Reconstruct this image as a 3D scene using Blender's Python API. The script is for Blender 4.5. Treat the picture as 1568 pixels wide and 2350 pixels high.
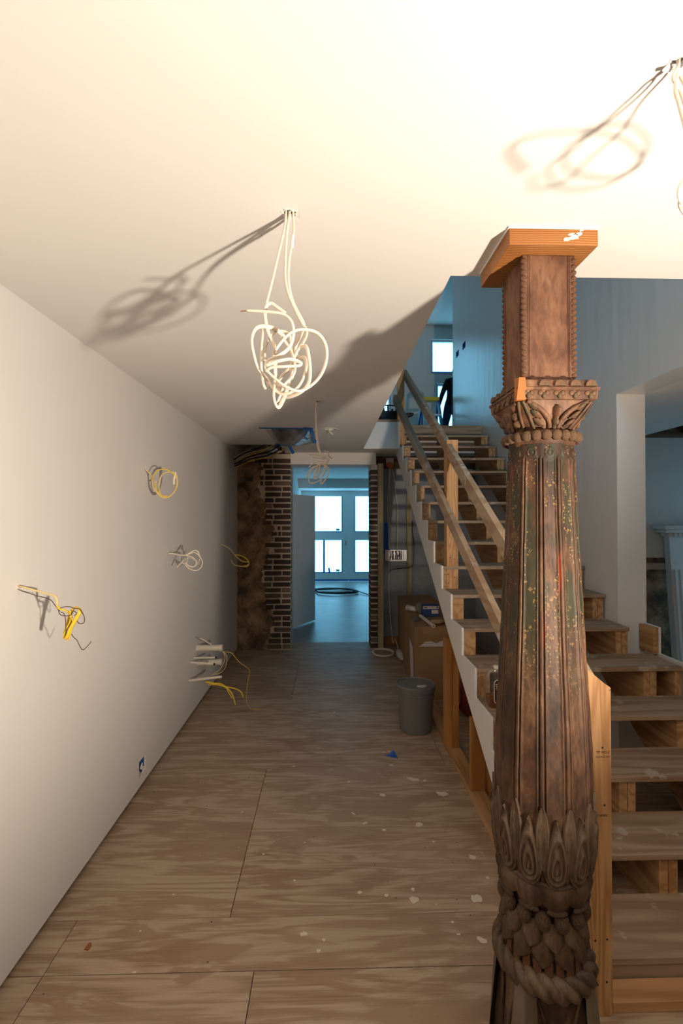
import bpy, bmesh, math, random
from mathutils import Vector, Matrix
random.seed(7)
PI = math.pi
scene = bpy.context.scene
for o in list(bpy.data.objects):
    bpy.data.objects.remove(o)
col = scene.collection

# ------------------------------------------------------------------ camera
FPX, YAW, PITCH, EYE = 1100.0, 0.0265, 0.0115, 1.70
cam = bpy.data.cameras.new('camera')
cam.sensor_fit = 'VERTICAL'; cam.sensor_height = 36.0; cam.lens = FPX * 36.0 / 2350.0
cam.clip_start = 0.02; cam.clip_end = 200
cam.dof.use_dof = True; cam.dof.focus_distance = 1.75; cam.dof.aperture_fstop = 4.0
camo = bpy.data.objects.new('camera', cam); col.objects.link(camo)
camo.location = (0, 0, EYE); camo.rotation_euler = (PI / 2 + PITCH, 0, -YAW)
scene.camera = camo

# ------------------------------------------------------------------ sky, lamp, exposure
w = bpy.data.worlds.new('sky'); scene.world = w; w.use_nodes = True
bg = w.node_tree.nodes['Background']
bg.inputs[0].default_value = (0.24, 0.69, 1.0, 1); bg.inputs[1].default_value = 5.0

def lamp(name, loc, target, power, colr, size, blend, radius):
    l = bpy.data.lights.new(name, 'SPOT'); l.energy = power; l.color = colr
    l.spot_size = size; l.spot_blend = blend; l.shadow_soft_size = radius
    o = bpy.data.objects.new(name, l); col.objects.link(o); o.location = loc
    o.rotation_euler = (Vector(target) - Vector(loc)).to_track_quat('-Z', 'Y').to_euler()
    return o
# halogen work light standing to the right of the photographer, tipped up at the ceiling
lamp('work_light_offscreen', (1.25, -0.12, 1.27), (-0.40, 1.55, 3.20), 350, (1.0, 0.845, 0.69), math.radians(132), 0.65, 0.05)

def portal(loc, rot, sx, sy, name='window_daylight'):
    l = bpy.data.lights.new(name, 'AREA'); l.shape = 'RECTANGLE'; l.size = sx; l.size_y = sy
    l.cycles.is_portal = True
    o = bpy.data.objects.new(name, l); col.objects.link(o); o.location = loc; o.rotation_euler = rot

vs = scene.view_settings
vs.view_transform = 'Standard'; vs.look = 'None'; vs.gamma = 1.0; vs.exposure = 0.0
vs.use_curve_mapping = False

# ------------------------------------------------------------------ helpers
F_ = Vector((math.sin(YAW) * math.cos(PITCH), math.cos(YAW) * math.cos(PITCH), math.sin(PITCH)))
R_ = Vector((math.cos(YAW), -math.sin(YAW), 0)); U_ = R_.cross(F_)
def at(x, y, Y):
    """point of the room at depth Y seen at photo pixel x, y"""
    d = F_ + R_ * ((x - 784) / FPX) - U_ * ((y - 1175) / FPX)
    return Vector((0, 0, EYE)) + d * (Y / d.y)

class MB:
    def __init__(s): s.v = []; s.f = []
    def add(s, vs, fs):
        n = len(s.v); s.v += [tuple(p) for p in vs]; s.f += [tuple(i + n for i in f) for f in fs]; return s
    def box(s, x0, x1, y0, y1, z0, z1):
        return s.add([(x0, y0, z0), (x1, y0, z0), (x1, y1, z0), (x0, y1, z0), (x0, y0, z1), (x1, y0, z1), (x1, y1, z1), (x0, y1, z1)],
                     [(0, 3, 2, 1), (4, 5, 6, 7), (0, 1, 5, 4), (1, 2, 6, 5), (2, 3, 7, 6), (3, 0, 4, 7)])
    def beam(s, a, b, wx, wz, up=(0, 0, 1)):
        """bar of section wx (sideways) by wz (upwards) from a to b"""
        a = Vector(a); b = Vector(b); t = (b - a).normalized(); sd = t.cross(Vector(up)).normalized(); u = sd.cross(t)
        P = []
        for p in (a, b):
            for (i, j) in ((-1, -1), (1, -1), (1, 1), (-1, 1)):
                P.append(p + sd * (i * wx / 2) + u * (j * wz / 2))
        return s.add(P, [(0, 1, 2, 3), (7, 6, 5, 4), (0, 4, 5, 1), (1, 5, 6, 2), (2, 6, 7, 3), (3, 7, 4, 0)])
    def prism(s, poly, fn, a0, a1):
        """polygon extruded from a0 to a1; fn(u, v, a) gives the point"""
        n = len(poly)
        P = [fn(u, v, a0) for u, v in poly] + [fn(u, v, a1) for u, v in poly]
        return s.add(P, [tuple(range(n))[::-1], tuple(range(n, 2 * n))] + [(i, (i + 1) % n, (i + 1) % n + n, i + n) for i in range(n)])
    def tube(s, pts, r, n=8, flat=1.0, sub=6, closed=False):
        pts = [Vector(p) for p in pts]
        if sub > 1 and len(pts) > 2: pts = spline(pts, sub, closed)
        m = len(pts); ref = Vector((0.3, -1, 0.2)).normalized(); V = []
        for i, p in enumerate(pts):
            t = (pts[min(i + 1, m - 1)] - pts[max(i - 1, 0)])
            if t.length < 1e-9: t = Vector((0, 0, 1))
            t.normalize(); ref = (ref - t * ref.dot(t))
            if ref.length < 1e-6: ref = t.orthogonal()
            ref.normalize(); b = t.cross(ref); rr = r[min(i * len(r) // m, len(r) - 1)] if isinstance(r, (list, tuple)) else r
            for k in range(n):
                a = 2 * PI * k / n
                V.append(p + ref * (math.cos(a) * rr) + b * (math.sin(a) * rr * flat))
        Fc = [(i * n + k, i * n + (k + 1) % n, (i + 1) * n + (k + 1) % n, (i + 1) * n + k) for i in range(m - 1) for k in range(n)]
        Fc += [tuple(range(n))[::-1], tuple((m - 1) * n + k for k in range(n))]
        return s.add(V, Fc)
    def lathe(s, prof, n=32, c=(0, 0, 0), cap=True):
        c = Vector(c); V = []; m = len(prof)
        for r, z in prof:
            for k in range(n):
                a = 2 * PI * k / n; V.append((c.x + r * math.cos(a), c.y + r * math.sin(a), c.z + z))
        Fc = [(i * n + k, i * n + (k + 1) % n, (i + 1) * n + (k + 1) % n, (i + 1) * n + k) for i in range(m - 1) for k in range(n)]
        if cap: Fc += [tuple(range(n))[::-1], tuple((m - 1) * n + k for k in range(n))]
        return s.add(V, Fc)
    def ball(s, c, rx, ry=None, rz=None, n=10, m=6):
        ry = ry or rx; rz = rz or rx; c = Vector(c); V = [c + Vector((0, 0, -rz))]
        for j in range(1, m):
            b = -PI / 2 + PI * j / m
            for k in range(n):
                a = 2 * PI * k / n
                V.append(c + Vector((rx * math.cos(a) * math.cos(b), ry * math.sin(a) * math.cos(b), rz * math.sin(b))))
        V.append(c + Vector((0, 0, rz))); L = len(V) - 1
        Fc = [(0, 1 + (k + 1) % n, 1 + k) for k in range(n)]
        for j in range(m - 2):
            for k in range(n):
                a = 1 + j * n + k; b = 1 + j * n + (k + 1) % n
                Fc.append((a, b, b + n, a + n))
        Fc += [(1 + (m - 2) * n + k, 1 + (m - 2) * n + (k + 1) % n, L) for k in range(n)]
        return s.add(V, Fc)
    def grid(s, fn, nu, nv, closeu=False):
        V = [fn(i / nu, j / nv) for j in range(nv + 1) for i in range(nu + (0 if closeu else 1))]
        W = nu if closeu else nu + 1
        return s.add(V, [(j * W + i, j * W + (i + 1) % W, (j + 1) * W + (i + 1) % W, (j + 1) * W + i) for j in range(nv) for i in range(nu)])
    def mesh(s, name, mat=None, smooth=False):
        me = bpy.data.meshes.new(name); me.from_pydata(s.v, [], s.f); me.validate(); me.update()
        bm = bmesh.new(); bm.from_mesh(me); bmesh.ops.recalc_face_normals(bm, faces=bm.faces); bm.to_mesh(me); bm.free()
        if mat: me.materials.append(mat)
        if smooth:
            for p in me.polygons: p.use_smooth = True
        return me
    def build(s, name, mat, parent=None, smooth=False, bevel=0.0, base=None):
        """links the shape as one object; points are room coordinates (shifted to parent or base)"""
        off = Vector(base) if base is not None else (parent_loc(parent) if parent else Vector((0, 0, 0)))
        if off.length > 0: s.v = [(p[0] - off.x, p[1] - off.y, p[2] - off.z) for p in s.v]
        o = bpy.data.objects.new(name, s.mesh(name, mat, smooth)); col.objects.link(o)
        if parent:
            o.parent = parent
            if base is not None: o.location = off - parent_loc(parent)
        elif base is not None: o.location = off
        if bevel > 0:
            b = o.modifiers.new('edge', 'BEVEL'); b.width = bevel; b.segments = 2; b.limit_method = 'ANGLE'
        if smooth == 'auto':
            pass
        return o

def spline(pts, sub, closed=False):
    out = []; n = len(pts)
    for i in range(n - 1):
        p0 = pts[max(i - 1, 0)]; p1 = pts[i]; p2 = pts[i + 1]; p3 = pts[min(i + 2, n - 1)]
        for k in range(sub):
            t = k / sub
            out.append(0.5 * ((2 * p1) + (p2 - p0) * t + (2 * p0 - 5 * p1 + 4 * p2 - p3) * t * t + (3 * p1 - p0 - 3 * p2 + p3) * t ** 3))
    out.append(pts[-1]); return out

def parent_loc(o):
    v = Vector((0, 0, 0))
    while o is not None:
        v = v + o.location; o = o.parent
    return v

def tag(o, label=None, cat=None, group=None, kind=None):
    if label: o['label'] = label
    if cat: o['category'] = cat
    if group: o['group'] = group
    if kind: o['kind'] = kind
    return o
def thing(name, label, cat, loc, group=None, kind=None):
    o = bpy.data.objects.new(name, None); col.objects.link(o); o.location = loc; o.empty_display_size = 0.05
    return tag(o, label, cat, group, kind)
def struct(o, label, cat): return tag(o, label, cat, None, 'structure')
def inst(name, me, parent, loc=(0, 0, 0), rot=(0, 0, 0), scale=(1, 1, 1)):
    o = bpy.data.objects.new(name, me); col.objects.link(o); o.parent = parent
    o.location = loc; o.rotation_euler = rot; o.scale = scale; return o

# ------------------------------------------------------------------ materials
def mat(name, colr=(0.8, 0.8, 0.8), rough=0.6, metal=0.0, spec=0.4):
    m = bpy.data.materials.new(name); m.use_nodes = True
    b = m.node_tree.nodes['Principled BSDF']
    b.inputs['Base Color'].default_value = (*colr, 1); b.inputs['Roughness'].default_value = rough
    b.inputs['Metallic'].default_value = metal; b.inputs['Specular IOR Level'].default_value = spec
    m.diffuse_color = (*colr, 1)
    return m
class NT:
    def __init__(s, m): s.m = m; s.t = m.node_tree; s.b = s.t.nodes['Principled BSDF']
    def n(s, typ, ins=None, **props):
        nd = s.t.nodes.new(typ)
        for k, v in props.items(): setattr(nd, k, v)
        for k, v in (ins or {}).items():
            if isinstance(v, bpy.types.NodeSocket): s.t.links.new(v, nd.inputs[k])
            else: nd.inputs[k].default_value = v
        return nd
    def math(s, op, a, b=0.0, c=None):
        d = {0: a, 1: b}
        if c is not None: d[2] = c
        return s.n('ShaderNodeMath', d, operation=op).outputs[0]
    def ramp(s, fac, stops):
        nd = s.n('ShaderNodeValToRGB', {0: fac}); e = nd.color_ramp.elements
        while len(e) < len(stops): e.new(0.5)
        for el, (p, c) in zip(e, stops):
            el.position = p; el.color = (*c, 1) if len(c) == 3 else c
        return nd.outputs[0]
    def mix(s, fac, a, b):
        nd = s.n('ShaderNodeMix', data_type='RGBA')
        for k, v in ((0, fac), (6, a), (7, b)):
            if isinstance(v, bpy.types.NodeSocket): s.t.links.new(v, nd.inputs[k])
            else: nd.inputs[k].default_value = (*v, 1) if isinstance(v, tuple) and len(v) == 3 else v
        return nd.outputs[2]
    def coord(s, scale=(1, 1, 1), rnd=0.0, kind='Object'):
        c = s.n('ShaderNodeTexCoord').outputs[kind]
        if rnd:
            r = s.n('ShaderNodeObjectInfo').outputs['Random']
            r = s.math('MULTIPLY', r, rnd)
            c = s.n('ShaderNodeVectorMath', {0: c, 1: r}, operation='ADD').outputs[0]
        return s.n('ShaderNodeMapping', {0: c, 'Scale': scale}).outputs[0]
    def noise(s, vec, scale=5.0, detail=3.0, rough=0.5, dist=0.0):
        return s.n('ShaderNodeTexNoise', {'Vector': vec, 'Scale': scale, 'Detail': detail, 'Roughness': rough, 'Distortion': dist}).outputs[0]
    def color(s, c): s.t.links.new(c, s.b.inputs['Base Color']); return s
    def bump(s, h, strength=0.3, dist=0.01):
        nd = s.n('ShaderNodeBump', {'Height': h, 'Strength': strength, 'Distance': dist})
        s.t.links.new(nd.outputs[0], s.b.inputs['Normal']); return s

def wood(name, light, dark, axis='x', scale=6.0, rings=26.0, rough=0.65, rnd=7.0, stain=None, contrast=1.0, bump=0.15):
    m = mat(name, light, rough); t = NT(m)
    sc = [scale] * 3; sc['xyz'.index(axis)] = scale * 0.09
    v = t.coord(tuple(sc), rnd)
    nz = t.noise(v, 1.0, 2.0, 0.45, 0.25)
    ring = t.math('SINE', t.math('MULTIPLY', nz, rings))
    ring = t.math('MULTIPLY_ADD', ring, 0.5, 0.5)
    sc2 = [190.0] * 3; sc2['xyz'.index(axis)] = 5.0
    fine = t.noise(t.coord(tuple(sc2), rnd), 1.0, 2.0)
    fac = t.math('ADD', t.math('MULTIPLY', ring, 0.75), t.math('MULTIPLY', fine, 0.35))
    mid = tuple((a + b) / 2 for a, b in zip(light, dark))
    c = t.ramp(fac, [(0.15, light), (0.62, mid), (0.95, dark)])
    big = t.noise(t.coord((1, 1, 1), rnd), 3.0, 3.0)
    c = t.mix(t.math('MULTIPLY', t.ramp(big, [(0.35, (0, 0, 0)), (0.75, (1, 1, 1))]), 0.45), c, tuple(x * 0.72 for x in light))
    if stain:
        v2 = t.noise(t.coord((1, 1, 1), rnd + 3), 9.0, 4.0, 0.6)
        c = t.mix(t.ramp(v2, [(0.60, (0, 0, 0)), (0.66, (1, 1, 1))]), c, stain)
    t.color(c); t.bump(fac, bump, 0.002)
    return m

def ringed(name, light, dark, vec, period, wobble, stretch, rough=0.6, rnd=5.0, knots=0.0):
    """lumber whose growth rings run square to vec; stretch scales the slow waver"""
    m = mat(name, light, rough); t = NT(m)
    c = t.coord((1, 1, 1), rnd)
    d = t.n('ShaderNodeVectorMath', {0: c, 1: vec}, operation='DOT_PRODUCT').outputs['Value']
    nz = t.noise(t.coord(stretch, rnd), 1.0, 3.0, 0.5)
    ph = t.math('ADD', t.math('MULTIPLY', d, 2 * PI / period), t.math('MULTIPLY', nz, wobble))
    r = t.math('MULTIPLY_ADD', t.math('SINE', ph), 0.5, 0.5)
    r = t.math('POWER', r, 1.8)
    big = t.noise(t.coord(tuple(x * 0.5 for x in stretch), rnd + 2), 1.0, 3.0)
    c1 = t.mix(t.ramp(big, [(0.35, (0, 0, 0)), (0.65, (1, 1, 1))]), light, tuple(x * y for x, y in zip(light, (0.80, 0.70, 0.62))))
    c2 = t.mix(t.math('MULTIPLY', r, 0.8), c1, dark)
    t.color(c2); t.bump(r, 0.08, 0.001); return m

def painted(name, colr, rough=0.75, var=0.04, bumpy=0.06, scale=40):
    m = mat(name, colr, rough, spec=0.25); t = NT(m)
    n1 = t.noise(t.coord(), 1.3, 3.0)
    t.color(t.mix(t.ramp(n1, [(0.3, (0, 0, 0)), (0.7, (1, 1, 1))]), tuple(c * (1 - var) for c in colr), colr))
    t.bump(t.noise(t.coord(), scale, 3.0), bumpy, 0.004)
    return m

M = {}
M['ceiling'] = painted('ceiling_paint', (0.84, 0.82, 0.79), 0.85)
M['wall'] = painted('wall_primer', (0.80, 0.775, 0.745), 0.8, 0.03, 0.05)
M['drywall'] = painted('drywall_edge', (0.78, 0.76, 0.73), 0.85)
def glossy_wall():
    m = mat('stairwell_paint', (0.78, 0.765, 0.745), 0.30, spec=0.5); t = NT(m)
    n = t.math('ADD', t.noise(t.coord((9, 9, 1.1)), 1.0, 2.0), t.math('MULTIPLY', t.noise(t.coord((4, 4, 4)), 1.0, 2.0), 0.7))
    t.bump(n, 0.22, 0.02); return m
M['bluewall'] = glossy_wall()
M['trimwhite'] = painted('trim_white', (0.78, 0.78, 0.77), 0.45)
M['darkwood'] = wood('old_joist', (0.24, 0.15, 0.09), (0.12, 0.07, 0.04), 'x', 8)
M['pine_y'] = wood('pine_lumber_along', (0.56, 0.335, 0.165), (0.36, 0.18, 0.07), 'y', 10, 30)
M['pine_z'] = wood('pine_lumber_upright', (0.62, 0.36, 0.165), (0.40, 0.19, 0.068), 'z', 13, 60)
M['pine_x'] = wood('pine_lumber_across', (0.58, 0.33, 0.16), (0.35, 0.17, 0.07), 'x', 9, 24)
M['stud'] = wood('orange_stud', (0.55, 0.26, 0.08), (0.34, 0.13, 0.03), 'z', 10, 18)
M['treated'] = wood('treated_stud', (0.50, 0.43, 0.24), (0.36, 0.26, 0.13), 'z', 10, 18)
M['cap'] = ringed('fir_cap', (0.40, 0.175, 0.05), (0.20, 0.066, 0.016), (0.0, 0.7, 1.0), 0.0065, 11.0, (5, 10, 10), 0.5)
M['tread'] = wood('dusty_plywood_tread', (0.42, 0.305, 0.21), (0.27, 0.17, 0.105), 'x', 7, 34, 0.75, 7.0, (0.44, 0.36, 0.28))
M['rail'] = wood('dusty_rail', (0.56, 0.41, 0.28), (0.40, 0.25, 0.14), 'y', 9, 20, 0.7, 7.0, (0.62, 0.56, 0.50))
M['darkriser'] = wood('dusty_riser_board', (0.42, 0.305, 0.21), (0.27, 0.17, 0.105), 'x', 8, 24)

def floor_mat():
    m = mat('subfloor_plywood', (0.33, 0.23, 0.15), 0.62); t = NT(m)
    v = t.coord((0.7, 7.5, 7.5), 9.0)
    nz = t.noise(v, 1.0, 3.5, 0.55, 0.5)
    ring = t.math('MULTIPLY_ADD', t.math('SINE', t.math('MULTIPLY', nz, 46.0)), 0.5, 0.5)
    fine = t.noise(t.coord((6.0, 160.0, 160.0), 9.0), 1.0, 2.0)
    fac = t.math('ADD', t.math('MULTIPLY', ring, 0.45), t.math('MULTIPLY', fine, 0.65))
    c = t.ramp(fac, [(0.2, (0.50, 0.385, 0.28)), (0.55, (0.42, 0.305, 0.21)), (0.9, (0.27, 0.165, 0.10))])
    pat = t.noise(t.coord((1.4, 5.0, 5.0), 4.0), 1.6, 4.0, 0.6, 0.8)
    c = t.mix(t.ramp(pat, [(0.50, (0, 0, 0)), (0.56, (0.75, 0.75, 0.75)), (0.70, (0.75, 0.75, 0.75)), (0.74, (0, 0, 0))]), c, (0.30, 0.185, 0.115))
    big = t.noise(t.coord((0.8, 1.6, 1)), 1.5, 4.0, 0.6)
    c = t.mix(t.math('MULTIPLY', t.ramp(big, [(0.35, (0, 0, 0)), (0.72, (1, 1, 1))]), 0.5), c, (0.45, 0.35, 0.255))
    vor = t.n('ShaderNodeTexVoronoi', {'Vector': t.coord((1, 1.6, 1)), 'Scale': 7.0}).outputs[0]
    wob = t.noise(t.coord(), 60.0, 2.0)
    d = t.math('ADD', vor, t.math('MULTIPLY', wob, 0.12))
    c = t.mix(t.ramp(d, [(0.085, (1, 1, 1)), (0.105, (0, 0, 0))]), c, (0.70, 0.62, 0.52))
    vor2 = t.n('ShaderNodeTexVoronoi', {'Vector': t.coord((1, 1, 1)), 'Scale': 11.0, 'Randomness': 1.0}).outputs[0]
    c = t.mix(t.ramp(t.math('ADD', vor2, t.math('MULTIPLY', wob, 0.03)), [(0.052, (1, 1, 1)), (0.06, (0, 0, 0))]), c, (0.07, 0.05, 0.035))
    t.color(c); t.bump(fac, 0.12, 0.002)
    return m
M['floor'] = floor_mat()
M['paintspot'] = mat('dried_paint', (0.70, 0.62, 0.51), 0.6)

def concrete(name, c, rough):
    m = mat(name, c, rough); t = NT(m); n1 = t.noise(t.coord(), 2.5, 6.0, 0.65)
    t.color(t.ramp(n1, [(0.3, tuple(x * 0.75 for x in c)), (0.7, tuple(min(1, x * 1.2) for x in c))])); t.bump(n1, 0.15, 0.01); return m
M['concrete'] = concrete('concrete_floor', (0.26, 0.265, 0.255), 0.40)
M['block'] = concrete('grey_block', (0.36, 0.38, 0.40), 0.8)
M['mortar'] = concrete('pale_mortar', (0.66, 0.54, 0.43), 0.9)
def brick_mat():
    m = mat('old_brick', (0.2, 0.1, 0.07), 0.9); t = NT(m)
    r = t.n('ShaderNodeObjectInfo').outputs['Random']
    c = t.ramp(r, [(0.0, (0.05, 0.032, 0.027)), (0.4, (0.085, 0.047, 0.034)), (0.65, (0.115, 0.072, 0.053)), (0.88, (0.16, 0.115, 0.085)), (1.0, (0.30, 0.22, 0.155))])
    n1 = t.noise(t.coord((1, 1, 1), 5.0), 22.0, 4.0, 0.6)
    c = t.mix(t.ramp(n1, [(0.45, (0, 0, 0)), (0.75, (1, 1, 1))]), c, (0.07, 0.05, 0.04))
    c = t.mix(t.ramp(t.noise(t.coord((1, 1, 1), 9.0), 40.0, 3.0), [(0.62, (0, 0, 0)), (0.70, (1, 1, 1))]), c, (0.32, 0.25, 0.19))
    t.color(c); t.bump(n1, 0.6, 0.006); return m
M['brick'] = brick_mat()
def parge_mat():
    m = mat('old_plaster', (0.2, 0.13, 0.08), 0.95); t = NT(m)
    n1 = t.noise(t.coord(), 4.5, 6.0, 0.62, 0.4); n2 = t.noise(t.coord(), 30.0, 4.0, 0.6)
    c = t.ramp(n1, [(0.36, (0.11, 0.073, 0.055)), (0.47, (0.22, 0.135, 0.08)), (0.56, (0.36, 0.225, 0.13)), (0.66, (0.46, 0.33, 0.22))])
    c = t.mix(t.ramp(n2, [(0.55, (0, 0, 0)), (0.8, (1, 1, 1))]), c, (0.06, 0.04, 0.03))
    t.color(c); t.bump(t.math('ADD', n1, t.math('MULTIPLY', n2, 0.5)), 0.7, 0.02); return m
M['parge'] = parge_mat()
M['cable'] = mat('white_cable_jacket', (0.83, 0.74, 0.62), 0.42)
M['cable_yellow'] = mat('yellow_cable_jacket', (0.86, 0.60, 0.045), 0.4)
M['cable_brown'] = mat('brown_thin_wire', (0.10, 0.055, 0.05), 0.4)
M['cable_black'] = mat('black_cord', (0.015, 0.015, 0.017), 0.5)
M['copper'] = mat('copper', (0.75, 0.33, 0.18), 0.3, 1.0)
M['pvc'] = mat('cream_pipe', (0.74, 0.68, 0.58), 0.45)
M['bluebox'] = mat('blue_plastic_box', (0.04, 0.14, 0.36), 0.45)
M['bluetape'] = mat('blue_painters_tape', (0.018, 0.13, 0.52), 0.6)
M['steel'] = mat('galvanised_steel', (0.62, 0.62, 0.63), 0.35, 0.7)
M['bucket'] = mat('grey_bucket_plastic', (0.17, 0.165, 0.16), 0.5)
M['cardboard'] = painted('cardboard', (0.36, 0.215, 0.11), 0.8, 0.15)
M['paper'] = mat('white_paper', (0.66, 0.62, 0.58), 0.7)
M['black'] = mat('black_plastic', (0.014, 0.016, 0.018), 0.5)
M['yellow'] = mat('yellow_plastic', (0.72, 0.56, 0.03), 0.5)
M['ladderblue'] = mat('blue_fibreglass', (0.03, 0.16, 0.42), 0.4)
M['alu'] = mat('aluminium', (0.6, 0.61, 0.62), 0.35, 0.9)
M['red'] = mat('red_plastic', (0.33, 0.03, 0.025), 0.45)
M['tarp'] = mat('blue_tarp', (0.01, 0.07, 0.33), 0.4)
M['ink'] = mat('stamp_ink', (0.10, 0.045, 0.02), 0.8)
M['knob'] = mat('satin_knob', (0.55, 0.55, 0.53), 0.25, 1.0)
M['knot'] = mat('dark_knot', (0.09, 0.035, 0.012), 0.7)

def film(name, colr, trans, gloss=0.08):
    """clear plastic film or glass: mostly lets light straight through, scatters the rest"""
    m = bpy.data.materials.new(name); m.use_nodes = True; t = m.node_tree; t.nodes.clear()
    out = t.nodes.new('ShaderNodeOutputMaterial'); tr = t.nodes.new('ShaderNodeBsdfTransparent'); sc = t.nodes.new('ShaderNodeBsdfTranslucent')
    gl = t.nodes.new('ShaderNodeBsdfGlossy'); gl.inputs['Roughness'].default_value = 0.12
    sc.inputs[0].default_value = (*colr, 1); tr.inputs[0].default_value = (0.97, 0.98, 1, 1)
    m1 = t.nodes.new('ShaderNodeMixShader'); m1.inputs[0].default_value = trans
    t.links.new(sc.outputs[0], m1.inputs[1]); t.links.new(tr.outputs[0], m1.inputs[2])
    m2 = t.nodes.new('ShaderNodeMixShader'); m2.inputs[0].default_value = gloss
    t.links.new(m1.outputs[0], m2.inputs[1]); t.links.new(gl.outputs[0], m2.inputs[2]); t.links.new(m2.outputs[0], out.inputs[0])
    return m
M['pane'] = film('window_film', (0.92, 0.95, 0.97), 0.75, 0.03)
M['plastic'] = film('clear_plastic_sheet', (0.8, 0.78, 0.75), 0.55, 0.07)
M['bottleglass'] = film('clear_bottle', (0.9, 0.85, 0.8), 0.90, 0.12)
M['liquor'] = mat('amber_liquor', (0.13, 0.032, 0.006), 0.1)

# ------------------------------------------------------------------ the shell of the house
XL, XW, CZ, UF, UC = -1.173, 1.99, 2.534, 2.893, 5.74
BRY = 6.18                                         # face of the brick wall
D0, Z0, RUN, RISE = 2.555, 0.6275, 0.277, 0.1743   # stair: front of tread k is D0 + k RUN, its top Z0 + k RISE
SX = 0.865                                         # hall face of the stair skirt
def wallbox(name, boxes, m, label, cat='wall'):
    b = MB()
    for q in boxes: b.box(*q)
    return struct(b.build(name, m), label, cat)

def pierced(x0, x1, z0, z1, holes):
    xs = sorted({x0, x1, *[h[0] for h in holes], *[h[1] for h in holes]}); zs = sorted({z0, z1, *[h[2] for h in holes], *[h[3] for h in holes]}); out = []
    for a, b in zip(xs[:-1], xs[1:]):
        for c, d in zip(zs[:-1], zs[1:]):
            m = ((a + b) / 2, (c + d) / 2)
            if not any(h[0] < m[0] < h[1] and h[2] < m[1] < h[3] for h in holes): out.append((a, b, c, d))
    return out
# floor: a base with plywood sheets laid on it
flo = wallbox('floor', [(-1.5, 5.3, -3.0, 6.56, -0.12, -0.019)], M['darkwood'], 'rough plywood subfloor laid in sheets along the hall', 'floor')
rows = [(-3.0, -0.37), (-0.37, 0.85), (0.85, 1.825), (1.825, 2.07), (2.07, 3.29), (3.29, 4.51), (4.51, 5.73), (5.73, 6.56)]
cuts = [[-1.25, 0.6, 5.3], [-1.25, -1.06, 1.38, 5.3], [-1.25, -1.06, -0.28, 2.16, 5.3], [-1.25, -1.06, 0.9, 5.3], [-1.25, -0.42, 2.02, 5.3], [-1.25, 0.8, 3.2, 5.3], [-1.25, -0.35, 2.1, 5.3], [-1.25, 0.7, 5.3]]
for (y0, y1), cx in zip(rows, cuts):
    for a, b in zip(cx[:-1], cx[1:]):
        g = 0.0016; dz = random.uniform(0, 0.0012)
        MB().box(a + g, b - g, y0 + g, y1 - g, -0.0185 - dz, -dz).build('plywood_sheet', M['floor'], flo)
# paint drips that lie on the sheets
def blob(cx, cy, r, sx=1.0, ang=0.0, n=14, seed=0):
    rr = random.Random(seed); P = []
    for k in range(n):
        a = 2 * PI * k / n; q = r * rr.uniform(0.6, 1.15); u = q * math.cos(a) * sx; v = q * math.sin(a)
        P.append((cx + u * math.cos(ang) - v * math.sin(ang), cy + u * math.sin(ang) + v * math.cos(ang)))
    return P
spots = [(0.379, 2.142, .022, 1, 0), (0.385, 2.20, .012, 0.8, 0), (0.26, 2.17, .010, 1, .3), (0.14, 2.19, .009, 1.6, .4), (0.62, 1.93, .016, 1.5, -.6), (0.50, 2.66, .018, 1.2, 0),
         (0.20, 2.68, .010, 1.6, .5), (0.30, 2.62, .012, 1.3, 0), (0.55, 2.52, .008, 1, 0), (0.43, 3.30, .013, 1.3, 0), (0.40, 3.48, .010, 1, 0), (0.44, 3.49, .010, 1, 0), (0.55, 3.12, .022, 2.0, -.5),
         (0.62, 3.10, .014, 1, 0), (0.70, 2.95, .026, 1.6, -.4), (-0.10, 1.98, .012, 1.4, 0), (-0.02, 1.95, .008, 1, 0), (-0.04, 1.90, .009, 1, 0), (-0.16, 2.27, .007, 1, 0), (0.14, 2.77, .006, 3.5, -.9),
         (0.52, 2.02, .006, 1, 0), (0.53, 1.96, .006, 1.6, 0), (-0.86, 1.60, .010, .6, .4), (-0.52, 1.57, .004, 5, 1.2), (-0.33, 2.45, .006, 1, 0), (0.13, 3.10, .008, 1, 0), (0.33, 2.95, .014, 1.4, 0), (-0.24, 3.30, .007, 1.6, 0),
         (-0.5, 2.8, .006, 1.3, 0), (-0.7, 2.2, .005, 1, 0), (0.05, 4.2, .012, 1, 0), (-0.35, 4.6, .012, 1.5, 0), (0.32, 4.1, .010, 1, 0), (0.72, 2.40, .015, 1.3, -.5), (0.75, 2.26, .010, 1, 0), (0.66, 2.14, .024, 1.1, 0)]
for i, (x, y, r, sx, a) in enumerate(spots):
    MB().prism(blob(x, y, r, sx, a, seed=i), lambda u, v, z: (u, v, z), -0.0003, 0.0012).build('paint_drip', M['paintspot'], flo)

# left wall: drywall hung just clear of the floor, sill plate behind
OUT = (3.015, 3.13, 0.09, 0.185)                   # cut-out for the outlet box
wl = wallbox('wall_left', [(XL - 0.014, XL, a, b, c, d) for a, b, c, d in pierced(-3.0, BRY + 0.02, 0.026, CZ, [OUT])], M['wall'], 'long primed drywall along the hall with wires sticking out', 'wall')
MB().box(XL - 0.16, XL - 0.080, -3.0, 6.6, -0.019, CZ - 0.001).build('sheathing', M['darkwood'], wl)
MB().box(-1.34, XL - 0.080, -3.0, 6.6, CZ, 2.9).build('plate_beam', M['darkwood'], wl)

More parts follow.
